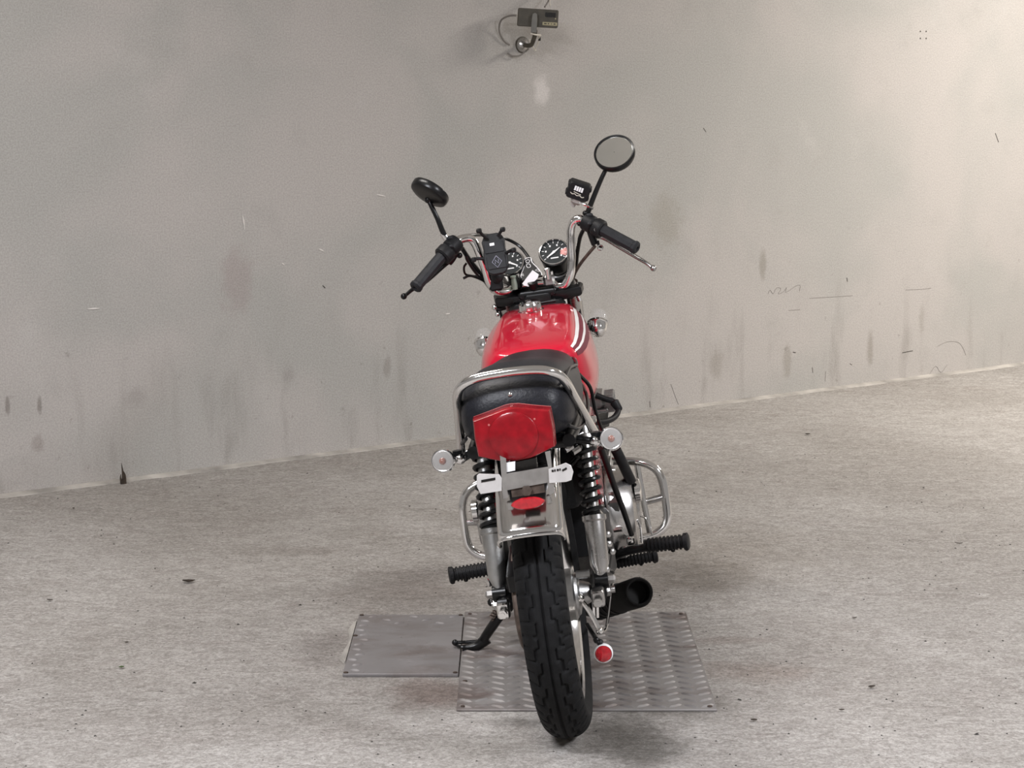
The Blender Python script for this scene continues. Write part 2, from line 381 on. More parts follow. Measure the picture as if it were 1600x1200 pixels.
for sx, sy in ((-.133, -.25), (.133, -.25), (-.133, .25), (.133, .25), (-.135, .06)):
    MB().lathe([(.006, .0085), (.006, .011), (.003, .012)], (sx, sy, 0), (0, 0, 1), 10).build('bolt', BROWN, p2)
# broken mortar lip along the left edge of the smaller plate
lm = MB(); rr_ = []
for i in range(13):
    t = i / 12; y = 4.60 + .36 * t; wv = .014 + .004 * sin(i * .8) + .002 * sin(i * 2.1)
    if i in (0, 12): wv = .004
    rr_.append([V((-.414, y, -.002)), V((-.414, y, .007)), V((-.414 - wv * .6, y, .006)), V((-.414 - wv, y, -.002))])
tag(lm.rings(rr_).build('mortar_lip', KERB), 'crumbling pale mortar lip along left edge of the smaller steel plate', 'mortar')

# ------------------------------------------------------------------ the motorcycle (own frame: x right, y forward, z up, rear tyre on the origin)
bike = thing('motorcycle', 'red motorcycle with chrome rear mudguard leaning on its side stand', 'motorcycle', BIKE)
AX, RT = .31, .31
def wheel(name, yc, width, label):
    spz = AX
    c = V((0, yc, spz))
    rim = MB()
    hw = width * .34
    prof = [(.212, -hw * .55), (.222, -hw), (.236, -hw - .004), (.240, -hw), (.232, -hw + .006), (.224, -hw * .5), (.222, 0), (.224, hw * .5), (.232, hw - .006), (.240, hw), (.236, hw + .004), (.222, hw), (.212, hw * .55), (.208, 0)]
    rim.lathe(prof, c, (1, 0, 0), 72, closed=True)
    ro = rim.build(name, CHR, bike, label=label)
    # tyre
    n, k = 460, 63; rings = []
    for i in range(n):
        a = 2 * pi * i / n; arc = a * RT
        zz = (1 if (arc % .062) < .031 else -1)
        zp = (arc % .031) / .031
        ring = []
        for j in range(k):
            t = -1 + 2 * j / (k - 1); th = t * R(128)
            sx = math.copysign(abs(sin(th)) ** .92, sin(th))
            x = width * .5 * sx; h = (cos(th) - 1)
            r = RT + h * .046
            if abs(th) > R(90): x = math.copysign(width * .5 - (abs(th) - R(90)) * .035, th); r = RT - .046 + (h + 1) * .046 * .75
            d = 0
            xs = abs(x)
            if xs < .0030: d = .0055
            g = .0215 + zz * math.copysign(1, x) * .0045
            if abs(xs - g) < .0028: d = .005
            if zp < .14 and g - .001 < xs < g + .010: d = .005
            if xs > .034 and abs(th) < R(70) and (arc + (.015 if x > 0 else 0)) % .031 < .0055: d = .0045
            r -= d
            ring.append(c + V((x, -r * cos(a), r * sin(a))))
        rings.append(ring)
    MB().rings(rings, closed=False, loop=True).build('tyre', RUB, ro, sharp=50)
    hub = MB()
    hub.lathe([(.03, -.062), (.055, -.058), (.058, -.045), (.030, -.035), (.030, .016), (.054, .022), (.058, .026), (.058, .050), (.052, .054), (.022, .056), (.022, .078)], c, (1, 0, 0), 36)
    hub.build('hub', ALU, ro)
    sp = None
    for q in range(36):
        a = 2 * pi * q / 36; s_ = 1 if q % 2 else -1; off = R(20) * (1 if q % 4 < 2 else -1)
        rr = .052
        p0 = V((s_ * (.028 if s_ > 0 else .05), -rr * cos(a + off), rr * sin(a + off))); p1_ = V((0.006 * s_, -.214 * cos(a), .214 * sin(a)))
        MB().cyl(c + p0, c + p1_, .0018, n=6).build('spoke', CHR, ro)
    return ro
rw = wheel('rear_wheel', 0, .106, 'rear wheel with black block-tread tyre and chrome rim')
fw = wheel('front_wheel', 1.29, .088, 'front wheel with black tyre')

def part(name, mb, m, parent=bike, **k): return mb.build(name, m, parent, **k)
# sprocket and chain on the left
b = MB().lathe([(.10, -.004), (.10, .004)], (-.070, 0, AX), (1, 0, 0), 42)
for i in range(42):
    a = 2 * pi * i / 42; b.box((-.070, -.102 * cos(a), AX + .102 * sin(a)), (.006, .008, .008))
part('sprocket', b, BLK)
ch = []
for i in range(25): a = R(-90 + 180 * i / 24); ch.append((-.070, -.103 * cos(a), AX + .103 * sin(a)))
ch = [( -.07, .52, .27)] + ch + [(-.07, .52, .35)]
part('chain', MB().tube(ch, .0085, 6, 1, smooth=False), BROWN)
def mirrored(fn):
    for s in (-1, 1): fn(s)
# swing arm, axle, adjusters
b = MB()
for s in (-1, 1):
    b.tube([(s * .105, .52, .30), (s * .108, .3, .305), (s * .104, .05, .31), (s * .104, -.03, .31)], .020, 12)
b.cyl((-.125, .52, .30), (.125, .52, .30), .022)
part('swingarm', b, BLK)
b = MB().cyl((-.135, 0, AX), (.14, 0, AX), .008, n=12).lathe([(.014, 0), (.014, .012)], (.118, 0, AX), (1, 0, 0), 6).lathe([(.014, 0), (.014, .012)], (-.13, 0, AX), (1, 0, 0), 6)
part('axle', b, DCHR)
for s in (-1, 1):
    b = MB().box((s * .104, -.055, AX + .002), (.028, .045, .036), .004).cyl((s * .104, -.07, AX), (s * .104, -.10, AX), .005, n=8).lathe([(.010, 0), (.010, .010)], (s * .104, -.088, AX), (0, -1, 0), 6)
    part('chain_adjuster', b, CHR if s < 0 else DCHR)
# brake drum plate, lever and rod on the right
b = MB().lathe([(.050, .053), (.046, .060), (.03, .064), (.022, .085), (.016, .088)], (0, 0, AX), (1, 0, 0), 30).cyl((.06, -.01, AX + .045), (.09, -.01, AX + .045), .010, n=12)
dp = part('brake_drum', b, ALU, label='cast brake drum cover')
a0, a1 = at(906, 935, -.03), at(937, 986, -.03)
b = MB().tube([a0, (a0 + a1) / 2 + V((.002, 0, .004)), a1], .0055, 8).ball(a0, .011, 10).ball(a1, .009, 10)
part('brake_lever_arm', b, CHR)
a2 = at(943, 955, .30)
part('brake_rod', MB().tube([a1, (.105, .1, .20), (.12, .45, .23)], .0035, 8, 4), CHR)
b = MB()
for q0, q1 in (((926, 930), (929, 968)), ((933, 925), (934, 965))):
    b.cyl(at(*q0, .04), at(*q1, .04), .003, n=8)
part('torque_rod', b, CHR)
c = at(943, 1022, -.06)
b = MB().lathe([(.0208, .0), (.0208, .012), (.0190, .014), (.018, .012)], c + V((0, .012, 0)), (0, -1, .05), 28)
rf = part('side_reflector', b, WHITE, label='round red reflector with pale rim')
MB().lathe([(.0188, .011), (.0165, .016), (.009, .0185), (.001, .0195)], c + V((0, .012, 0)), (0, -1, .05), 28).build('reflector_lens', LENS2, rf)
c2 = at(932, 1000, -.05)
b = MB().tube([c + V((0, .012, .01)), c2, at(926, 990, -.02), at(917, 975, 0)], .005, 8).ball(c2, .008, 10).ball(at(938, 1003, -.05), .007, 8)
part('reflector_bracket', b, BLK)

# shock absorbers
def shock(s):
    top, bot = V((s * .116, .105, .675)), V((s * .114, -.005, .335)); d = (bot - top).normalized(); L = (bot - top).length
    b = MB().lathe([(.012, -.012), (.016, 0), (.016, .03), (.026, .034), (.027, .05), (.014, .052), (.014, .2), (.022, .212), (.027, .214), (.027, .224), (.023, .228), (.021, L - .035), (.014, L - .02), (.013, L)], top, d, 20)
    o = part('shock_absorber', b, DCHR if s > 0 else ALU, label='shock absorber on the %s side' % ('right' if s > 0 else 'left'))
    u, v = perp(d); turns = 7.5; pts = []
    for i in range(int(turns * 14) + 1):
        a = 2 * pi * i / 14; h = .048 + (.212 - .048) * i / (turns * 14)
        pts.append(top + d * h + (u * cos(a) + v * sin(a)) * .0215)
    MB().tube(pts, .0052, 7, 1, smooth=False).build('coil_spring', BLK, o)
    MB().lathe([(.018, -.016), (.018, .016)], top - V((s * .0, 0, 0)), (1, 0, 0), 16).build('upper_mount', BLK, o)
    MB().lathe([(.009, 0), (.009, .016), (.005, .018)], top + V((s * .014, 0, 0)), (s, 0, 0), 6).build('mount_nut', CHR, o)
    MB().lathe([(.017, -.015), (.017, .015)], bot, (1, 0, 0), 16).build('lower_mount', BLK, o)
    MB().lathe([(.010, 0), (.010, .012), (.006, .016)], bot + V((s * .015, 0, 0)), (s, 0, 0), 6).build('mount_nut', STEEL, o)
mirrored(shock)

# frame
b = MB()
for s in (-1, 1):
    b.tube([(s * .10, -.22, .695), (s * .105, -.05, .69), (s * .105, .15, .685), (s * .10, .45, .67), (s * .05, .72, .70), (s * .02, .90, .80)], .014, 10)
    b.tube([(s * .105, .2, .68), (s * .115, .38, .5), (s * .11, .52, .33), (s * .10, .55, .22)], .014, 10)
    b.tube([(s * .02, .93, .74), (s * .06, .90, .55), (s * .10, .84, .28), (s * .10, .74, .20), (s * .10, .52, .20)], .014, 10)
b.cyl((-.105, -.2, .69), (.105, -.2, .69), .012).cyl((-.1, .2, .68), (.1, .2, .68), .012).cyl((0, .945, .87), (0, .99, .74), .03)
part('frame', b, BLK)
# electrics and hoses crowded under the seat
b = MB()
b.box((0, .28, .55), (.17, .16, .19), .015)
part('air_box', b, BLKP)
part('inner_mudguard', MB().prism([(-.105, .30), (.105, .30), (.11, .66), (-.11, .66)], (0, .37, 0), (1, 0, 0), (0, 0, 1), .012, .004), BLKP)
for i in range(5):
    b = MB(); y0 = .02 + .05 * i
    b.tube([(.085, y0, .67 - .01 * i), (.115 + .004 * (i % 2), y0 + .03, .63 - .012 * i), (.10, y0 + .07, .60), (.07, y0 + .1, .57)], .0045, 7)
    part('wiring', b, BLKP if i % 2 else BLK)
for (px, py, y_, r_) in ((886, 676, .02, .010), (893, 690, .05, .008), (899, 703, .04, .009), (905, 681, .08, .007), (888, 700, .0, .008)):
    c = at(px, py, y_); part('cable_clip', MB().lathe([(r_, -.01), (r_, .01)], c, (1, .6, .4), 8), DCHR)
# side covers
def sidecover(s):
    o = [(.10, .655), (.40, .655), (.47, .60), (.44, .46), (.30, .43), (.17, .50)]
    b = MB().prism([(a, z) for a, z in (o if s > 0 else o)], (s * .112, 0, 0), (0, 1, 0), (0, 0, 1), .016 * 1, .005)
    if s < 0: b.v = [(x - .016, y, z) for x, y, z in b.v]
    part('side_cover', b, RED)
mirrored(sidecover)

# rear mudguard
def fender(name, yc, r0, hw, a0, a1, parent=bike, n=30, m=CHR):
    sec = [(-1.0, -.042), (-1.02, -.030), (-1.0, -.018), (-.93, -.008), (-.8, -.002), (-.5, .0015), (-.2, .003), (0, .0033)]
    sec = sec + [(-x, r) for x, r in reversed(sec[:-1])]
    rings = []
    for i in range(n + 1):
        a = R(a0 + (a1 - a0) * i / n); rings.append([V((x * hw, yc - (r0 + dr) * cos(a), AX + (r0 + dr) * sin(a))) for x, dr in sec])
    o = MB().rings(rings, closed=False).build(name, m, parent, solid=.0025)
    lip = rings[0]; b = MB().tube(lip, .0036, 8, 1, smooth=False)
    for k in (0, -1): b.tube([r_[k] for r_ in rings], .0036, 8, 1, smooth=False)
    b.build('rolled_edge', m, o)
    return o
rfen = fender('rear_mudguard', 0, .395, .066, 34, 118)
rfen['label'] = 'chrome rear mudguard'
fender('front_mudguard', 1.29, .345, .055, 40, 190)
# scratch-like decal lines on the mudguard are only reflections; the lower red reflector
# tail lamp
YL = -.352
ol = [(-.079, .785), (-.045, .7925), (-.015, .800), (0, .8015), (.015, .800), (.045, .7925), (.079, .785), (.081, .745), (.079, .709), (.055, .700), (.03, .692), (0, .689), (-.03, .692), (-.055, .700), (-.079, .709), (-.081, .745)]
def sc(o, k, cx=0, cz=.745): return [(cx + (x - cx) * k, cz + (z - cz) * k) for x, z in o]
tl = MB().prism(sc(ol, .93), (0, YL + .085, 0), (1, 0, 0), (0, 0, 1), .045, .004)
tl = tl.build('tail_light', BLKP, bike, label='large red tail light')
MB().prism(sc(ol, 1.0), (0, YL + .052, 0), (1, 0, 0), (0, 0, 1), .010, .002).build('lens_gasket', LENSP, tl)
# lens body with a gently domed face and a raised round centre
rings = []
for k, y in ((1.0, .043), (.985, .012), (.965, .004), (.94, .0015), (.75, -.001), (.45, -.003), (.1, -.004)):
    rings.append([V((x, YL + y, z)) for x, z in sc(ol, k)])
MB().rings(rings).build('lens', LENS, tl, sharp=30)
MB().lathe([(.0490, -.002), (.0490, .0045), (.0462, .0065), (.030, .009), (.001, .0105)], (0, YL, .744), (0, -1, 0), 40).build('lens_roundel', LENS, tl)
for sx, sz in ((-.046, .772), (.046, .772)):
    MB().lathe([(.0026, 0), (.0026, .003), (.002, .004)], (sx, YL + .002, sz), (0, -1, 0), 10).build('lens_screw', LENSP, tl)
# number plate bracket
YP = -.372
def pl(px, py, y=YP): return at(px, py, y)
def quad(px, depth, y=YP, bev=.0008):      # flat plate cut to a photo outline, standing at depth y and 'depth' thick
    P = [at(a, b_, y) for a, b_ in px]
    return MB().prism([(p.x, p.z) for p in P], (0, y + depth / 2, 0), (1, 0, 0), (0, 0, 1), depth, bev)
br = quad([(781, 712), (790, 716), (791, 740), (857, 729), (852, 706), (860, 704), (866, 770), (859, 774), (856, 754), (792, 766), (794, 778), (786, 780)][::-1], .003)
nb = part('number_plate_bracket', br, STEEL, label='bare steel number plate bracket with two slotted wings')
for q, sl in ((([(745, 743), (748, 740), (780, 741), (784, 747), (784, 767), (751, 772), (745, 760)]), [(752, 750), (774, 746), (774, 750), (752, 754)]),
              (([(857, 733), (884, 723), (892, 727), (896, 737), (893, 750), (885, 753), (858, 755)]), [(878, 734), (885, 730), (886, 733), (879, 737)])):
    wing = quad(q[::-1], .003, YP - .002).build('bracket_wing', ZINC, nb)
    quad(sl[::-1], .0012, YP - .0038, .0002).build('slot', BOXD, nb)
b = MB()
for i, (a_, w_) in enumerate(((862, 3), (866, 2), (870, 3), (874, 2))):
    P = [at(a_, 734 - i * .7, YP - .0038), at(a_ + w_, 734 - i * .7, YP - .0038), at(a_ + w_, 737.5 - i * .7, YP - .0038), at(a_, 737.5 - i * .7, YP - .0038)]
    b.prism([(p.x, p.z) for p in P][::-1], (0, YP - .0036, 0), (1, 0, 0), (0, 0, 1), .0008)
b.build('stamped_marks', BOXD, nb)
quad([(798, 763), (850, 755), (852, 769), (800, 777)][::-1], .004, YP + .004).build('bolt_strap', BROWN, nb)
MB().lathe([(.011, 0), (.011, .008), (.007, .009)], at(823, 766, YP), (0, -1, 0), 6).build('hex_bolt', BROWN, nb)
quad([(797, 722), (838, 714), (840, 729), (798, 736)][::-1], .02, YP + .03).build('lamp_body', BOXD, nb)
quad([(790, 723), (805, 721), (805, 735), (790, 738)][::-1], .006, YP + .006).build('plate_lamp_lens', WHITE, nb)
# small oval reflector below it
b = MB().prism([(.034 * cos(a) * (1 - .0), .0125 * sin(a) * (1 - .25 * cos(a) ** 4)) for a in [2 * pi * i / 28 for i in range(28)]], at(825, 785, -.366), (1, 0, 0), (0, 0, 1), .012, .003)
part('rear_reflector', b, LENS2, label='small oval red reflector on the mudguard')
b = MB().box(at(797, 790, -.355), (.012, .012, .018), .002).box(at(858, 780, -.355), (.010, .012, .018), .002)
part('reflector_clip', b, DCHR)

# seat
SE = [(-.285, .05, .795, .755), (-.278, .080, .818, .738), (-.262, .100, .838, .722), (-.23, .112, .852, .708), (-.18, .118, .858, .70), (-.1, .121, .858, .692), (0, .124, .847, .688), (.1, .125, .834, .686), (.2, .122, .818, .688), (.3, .116, .815, .692), (.4, .104, .808, .70), (.47, .09, .80, .705), (.50, .07, .785, .71)]
def sect(y, hw, zt, zb, n=36, e=3.2, base=1.06):
    cz, hz = (zt + zb) / 2, (zt - zb) / 2; o = []
    for j in range(n):
        a = 2 * pi * j / n; cx_, s_ = cos(a), sin(a)
        x = math.copysign(abs(cx_) ** (2 / e), cx_) * hw; z = math.copysign(abs(s_) ** (2 / e), s_) * hz
        x *= 1 + (base - 1) * (-z / hz)
        crown = .012 * (1 - (x / hw) ** 2) if z > 0 else 0
        o.append(V((x, y, cz + z - (.012 if z > 0 else 0) * (z / hz) + crown * (z / hz if z > 0 else 0))))
    return o
seat = MB().rings([sect(*s_) for s_ in SE]).build('seat', VIN, bike, sharp=60, label='black vinyl dual seat')
pp = []
for s_ in (-1, 1):
    MB().tube([(s_ * (hw * .955), y, zt - .032) for y, hw, zt, zb in SE[3:12]], .003, 7, 3).build('piping', BLK, seat)
b = MB().tube([(hw * 1.06, y, zb + .012) for y, hw, zt, zb in SE[2:12]], .004, 7, 3)
b.tube([(-hw * 1.06, y, zb + .012) for y, hw, zt, zb in SE[2:12]], .004, 7, 3); b.build('seat_trim', BLK, seat)
MB().ball(at(797, 617, -.279), .0055, 12, (1, .6, 1)).build('seat_stud', CHR, seat)
# grab rail
rp = [(.150, .02, .648), (.146, -.04, .672), (.134, -.11, .724), (.122, -.19, .778), (.112, -.25, .822), (.096, -.283, .847), (.062, -.294, .860), (0, -.297, .864)]
rp = rp + [(-x, y, z) for x, y, z in reversed(rp[:-1])]
rl = part('grab_rail', MB().tube(rp, .0098, 14, 6), CHR, label='chrome passenger grab rail around the seat back')
for s in (-1, 1):
    MB().lathe([(.012, 0), (.012, .02), (.008, .022)], V((s * .138, .02, .648)), (s, 0, 0), 6).build('rail_bolt', DCHR, rl)

# rear indicators
def indicator(c, d, stem0, name, rear=True):
    c, d = V(c), V(d).normalized(); k = 1.0 if rear else 1.12
    o = MB().lathe([(r_ * k, h_ * k) for r_, h_ in [(.004, -.030), (.014, -.026), (.021, -.014), (.0235, 0), (.0255, .002), (.0255, .007), (.0235, .009)]], c, d, 28, caps=False).build(name, CHR, bike)
    MB().lathe([(.0228, .008), (.021, .0085), (.010, .004), (.004, .001)], c, d, 24).build('reflector_bowl', SILV, o)
    MB().ball(c + d * .010, .0075, 12).build('bulb', AMB, o)
    if rear: MB().lathe([(.0232, .0085), (.0225, .014), (.017, .0195), (.009, .022), (.001, .0225)], c, d, 28, caps=False).build('lens', GLASS, o)
    else: MB().lathe([(.026, .0095), (.0255, .026), (.0215, .039), (.011, .046), (.001, .0475)], c, d, 28, caps=False).build('lens', GLASS, o)
    MB().cyl(c - d * .014, stem0, .0085, .0075, n=14).build('stem', CHR, o)
    return o
iL, iR = at(693, 720, -.2), at(955, 685, -.2)
o = indicator(iL, (-.1, -1, .12), iL + V((.045, .0, -.002)) - V((0, -.014, 0)), 'turn_signal'); o['label'] = 'rear turn signal with clear round lens, left side'
o = indicator(iR, (.03, -1, .12), iR + V((-.040, .014, -.004)), 'turn_signal'); o['label'] = 'rear turn signal with clear round lens, right side'
for s, c in ((-1, iL), (1, iR)):
    part('indicator_stalk', MB().tube([c + V((-s * .036, .014, -.004)), (s * .10, -.17, .69), (s * .06, -.16, .70)], .0085, 10).lathe([(.011, 0), (.011, .012)], c + V((-s * .030, .012, .004)), (0, 0, 1), 6), BLK)
    part('stalk_clamp', MB().ball(c + V((-s * .034, .01, -.002)), .0125, 12), CHR)

# tank
TK = [(.40, .082, .070, .797, .70), (.415, .108, .092, .806, .675), (.45, .126, .103, .814, .655), (.52, .139, .107, .824, .640), (.62, .146, .107, .835, .636), (.72, .145, .103, .845, .640), (.80, .138, .098, .851, .652), (.86, .124, .095, .853, .668), (.895, .108, .086, .848, .685), (.912, .08, .066, .835, .71)]
def tinterp(y):
    for a, b in zip(TK, TK[1:]):
        if a[0] <= y <= b[0]:
            t = (y - a[0]) / (b[0] - a[0]); return [a[i] + (b[i] - a[i]) * t for i in range(1, 5)]
    return TK[-1][1:]
def thalf(y, ofs=0.0):                     # right half section from the crown down to the belly
    hw, tw, zt, zb = tinterp(y); H = zt - zb
    C_ = [(0, zt + .005), (tw * .5, zt + .004), (tw * .84, zt), (tw * .985, zt - .010), (tw + (hw - tw) * .62, zt - .2 * H), (hw, zt - .52 * H), (hw * .985, zb + .22 * H), (hw * .86, zb + .05 * H), (hw * .45, zb), (0, zb)]
    P = spline([(x, y, z) for x, z in C_], 6)
    if ofs:
        out = []
        for i, p in enumerate(P):
            t = (P[min(i + 1, len(P) - 1)] - P[max(i - 1, 0)]); out.append(p + V((-t.z, 0, t.x)).normalized() * ofs)
        P = out
    return P
def tsec(y):
    h_ = thalf(y); return h_ + [V((-p.x, p.y, p.z)) for p in reversed(h_[1:-1])]
ys = [.40, .405, .413, .42, .44, .47, .51, .55, .6, .64, .68, .72, .76, .80, .83, .86, .88, .90, .908, .912]
tank = MB().rings([tsec(y) for y in ys]).build('fuel_tank', RED, bike, sharp=70, label='glossy red fuel tank with white and maroon side stripes')
ss = [.43 + i * .0295 for i in range(16)]
for s in (1,):
    for a0, a1, m, nm in ((18, 20, WHT, 'white_stripe'), (20, 22, MAR, 'maroon_stripe'), (22, 23, WHT, 'white_stripe'), (23, 25, MAR, 'maroon_stripe')):
        MB().rings([[V((s * p.x, p.y, p.z)) for p in thalf(y, .0009)[a0:a1 + 1]] for y in ss], closed=False).build(nm, m, tank)
cp = at(830, 489, .80)
b = MB().lathe([(.036, -.012), (.036, -.004), (.030, 0), (.029, .016), (.025, .020), (.001, .021)], (cp.x, .80, .858), (0, -.14, 1), 30)
cap = b.build('filler_cap', CHR, tank)
MB().box((cp.x, .765, .868), (.022, .012, .026), .003).build('cap_latch', CHR, cap)
MB().box((cp.x + .015, .762, .868), (.014, .010, .022), .003).build('cap_hinge', DCHR, cap)
b = MB()
for s in (0,): b.tube([(-.045, .66, .8445), (-.02, .665, .8505), (.005, .66, .8515)], .001, 5)

# engine
b = MB()
for i in range(9):
    z = .415 + i * .0225; b.box((0, .70 + i * .004, z), (.29 if i < 6 else .31, .17, .0075), .003)
b.box((0, .715, .50), (.255, .13, .20), .01)
eng = part('cylinder_block', b, ALU, label='finned alloy cylinder block')
b = MB().box((0, .735, .615), (.30, .15, .028), .008).box((0, .74, .637), (.255, .11, .025), .010)
for i in range(6): b.box((.158, .68 + i * .022, .605), (.03, .007, .04), .002); b.box((-.158, .68 + i * .022, .605), (.03, .007, .04), .002)
part('cylinder_head', b, ALU)
b = MB().box((0, .60, .31), (.26, .36, .20), .03).box((0, .50, .40), (.22, .16, .10), .02)
part('crankcase', b, DALU)
cR = at(972, 783, .56); 
def cover(s):
    c = V((s * .125, .575, .355))
    b = MB().lathe([(.118, 0), (.118, .012), (.112, .02), (.108, .05), (.098, .064), (.07, .070), (.045, .072), (.040, .078), (.001, .079)], c, (s, 0, -.02), 40)
    o = part('engine_cover', b, DCHR, label='polished round engine cover, %s side' % ('right' if s > 0 else 'left'))
    for k in range(8):
        a = 2 * pi * k / 8 + .2; p = c + V((s * .02, .113 * cos(a), .113 * sin(a)))
        MB().lathe([(.007, -.01), (.007, .010), (.004, .012)], p, (s, 0, 0), 6).build('cover_screw', CHR, o)
    MB().lathe([(.03, .0), (.03, .012), (.022, .016)], c + V((s * .072, -.03, .05)), (s, 0, 0), 18).build('inspection_cap', CHR, o)
    b = MB().prism([(.50, .25), (.74, .25), (.76, .30), (.70, .44), (.56, .46), (.46, .40)], (s * .125 - (0 if s > 0 else .04), 0, 0), (0, 1, 0), (0, 0, 1), .04, .01).build('cover_base', ALU, o)
mirrored(cover)
# kick lever and hoses on the right
b = MB().tube([at(939, 700, .34), at(948, 725, .36), at(960, 760, .38), at(975, 800, .40), at(987, 836, .42)], lambda t: .0085 - .002 * t, 10)
part('kick_start_lever', b, BLK)
part('engine_hose', MB().tube([at(962, 702, .47), at(970, 718, .48), at(978, 735, .50), at(986, 752, .52)], .013, 10), BLKP)
part('engine_hose', MB().tube([at(905, 585, .30), at(922, 605, .34), at(930, 640, .34), at(938, 665, .32), at(945, 680, .28)], .0045, 8), BLK)
part('head_hose', MB().tube([at(931, 617, .66), at(945, 623, .66), at(959, 628, .66), at(966, 640, .65), at(960, 652, .62), at(945, 659, .58), at(925, 660, .55)], .0075, 10), BLKP)
part('spark_plug_cap', MB().cyl(at(959, 627, .66), at(969, 642, .65), .012, .009, 12, .003), BLKP)
b = MB()
for k in range(4): b.cyl(at(922 + k * 1, 700 + 8 * k, .34), at(934 + k * 1.5, 697 + 8 * k, .34), .003, n=6)
part('carburettor_fitting', b, DCHR)
b = MB()
for s in (-1, 1):
    b.cyl((s * .07, .50, .55), (s * .07, .64, .56), .026, n=18, bev=.004).cyl((s * .07, .54, .51), (s * .07, .54, .57), .022, n=18, bev=.004)
part('carburettor', b, ALU)

# engine guard
def guard(s):
    mir = lambda p: V((s * p[0], p[1], p[2]))
    lp = [(.02, .83, .43), (.12, .83, .430), (.20, .81, .424), (.245, .80, .405), (.263, .795, .37), (.266, .79, .31), (.262, .785, .262), (.24, .78, .238), (.20, .775, .228), (.10, .77, .225)]
    b = MB().tube([mir(p) for p in lp], .0112, 14, 6)
    o = part('engine_guard', b, CHR, label='chrome engine guard loop, %s side' % ('right' if s > 0 else 'left'))
    MB().tube([mir((.205, .81, .42)), mir((.207, .80, .36)), mir((.210, .79, .30)), mir((.214, .78, .235))], .0085, 12).build('upright', CHR, o)
    MB().cyl(mir((.208, .80, .315)), mir((.262, .792, .325)), .0095, n=12).build('cross_tube', CHR, o)
mirrored(guard)

# foot rests
def footrest(name, a, b_, r, m=BLKP, ribs=9):
    a, b_ = V(a), V(b_); d = (b_ - a); L = d.length; d.normalize()
    pr = [(r * .8, 0)]
    for i in range(ribs):
        t0 = L * (.08 + .78 * i / ribs); pr += [(r * .82, t0), (r, t0 + .001), (r, t0 + L * .78 / ribs * .55), (r * .82, t0 + L * .78 / ribs * .6)]
    pr += [(r * .86, L * .87), (r * 1.12, L * .89), (r * 1.15, L * .98), (r * .9, L)]
    mb = MB().lathe(pr, a, d, 18)
    u, v = perp(d)
    for i in range(2): mb.ball(a + d * L * (.62 + .31 * i) + V((0, 0, -r * .95)), r * .34, 8)
    return part(name, mb, m)
o = footrest('rider_footrest', (-.176, .46, .277), (-.280, .44, .277), .0185); o['label'] = 'ribbed black foot rest, left side'
o = footrest('rider_footrest', (.205, .46, .284), (.313, .44, .287), .0185); o['label'] = 'ribbed black foot rest, right side'
for s in (-1, 1):
    part('footrest_bar', MB().tube([(s * .10, .52, .24), (s * .15, .47, .272), (s * .21, .46, .28)], .011, 10), BLK)
o = footrest('brake_pedal', at(958, 881, .52), at(1027, 868, .54), .0145, ribs=10); o['label'] = 'ribbed black brake pedal tread'
part('pedal_arm', MB().tube([at(962, 880, .52), at(958, 868, .50), at(950, 850, .46), at(944, 835, .42)], .008, 8), BLK)
part('linkage', MB().tube([at(996, 812, .40), at(1001, 825, .40), at(1003, 848, .40)], .0025, 8).tube([at(1000, 806, .42), at(1010, 812, .42), at(1019, 836, .42)], .002, 8), CHR)
part('engine_bracket', MB().box(at(978, 860, .47), (.016, .012, .022), .003).box(at(985, 845, .47), (.02, .012, .02), .003), CHR)
for px, py, y_ in ((948, 835, .2), (950, 850, .22), (955, 862, .25), (944, 868, .1), (946, 890, .1), (940, 905, .05)):
    part('frame_bolt', MB().lathe([(.008, 0), (.008, .010), (.005, .012)], at(px, py, y_), (.5, -1, .2), 6), DCHR)

# exhaust
e0, e1 = at(928, 948, .62), at(999, 925, .22)
dd = (e1 - e0).normalized(); L = (e1 - e0).length
b = MB().lathe([(.020, -.06), (.024, 0), (.034, .03), (.036, L - .05), (.036, L - .012), (.0335, L - .002), (.031, L), (.027, L - .004), (.026, L - .04)], e0, dd, 28)
mf = part('muffler', b, SOOT, label='short black exhaust muffler on the right side')
MB().lathe([(.0262, L - .038), (.001, L - .040)], e0, dd, 20, caps=False).build('muffler_bore', SOOT, mf)
b = MB()
for k in range(5): b.lathe([(.0375, .05 + k * .05), (.0375, .058 + k * .05)], e0, dd, 24)
b.build('muffler_band', BLKP, mf)
part('exhaust_pipe', MB().tube([e0, (.075, .66, .155), (.085, .80, .16), (.08, .90, .22), (.075, .905, .42), (.07, .84, .56), (.07, .79, .60)], .019, 14), BLK)

# side stand
g = BINV @ fl(745, 1011, .012)
ft = g; pv = V((-.095, .50, .225))
dirv = (ft - pv)
b = MB().tube([pv, pv + dirv * .3 + V((-.004, 0, 0)), pv + dirv * .75, ft + V((.016, 0, .012))], lambda t: .0145 - .003 * t, 12)
b.tube([ft + V((.030, 0, .02)), ft + V((0, -.004, .004)), BINV @ fl(722, 1013, .011)], lambda t: .016 - .008 * t, 10)
st = part('side_stand', b, BLK, label='black side stand with kick-out lug')
tip = BINV @ fl(711, 1004, .022)
MB().tube([ft + V((.01, .01, .012)), (ft + tip) / 2 + V((0, .01, .004)), tip], .0045, 8).ball(tip, .0085, 10).build('kick_out_lug', BLK, st)
MB().tube([ft + V((-.005, .0, .002)), (BINV @ fl(722, 1011, .016)), (BINV @ fl(711, 1007, .016))], .004, 8).build('foot_blade', BLK, st)
u0, u1 = pv + V((-.02, -.015, .02)), pv + dirv * .6 + V((-.012, -.012, .01))
hx = []; dv = (u1 - u0); uu, vv = perp(dv.normalized())
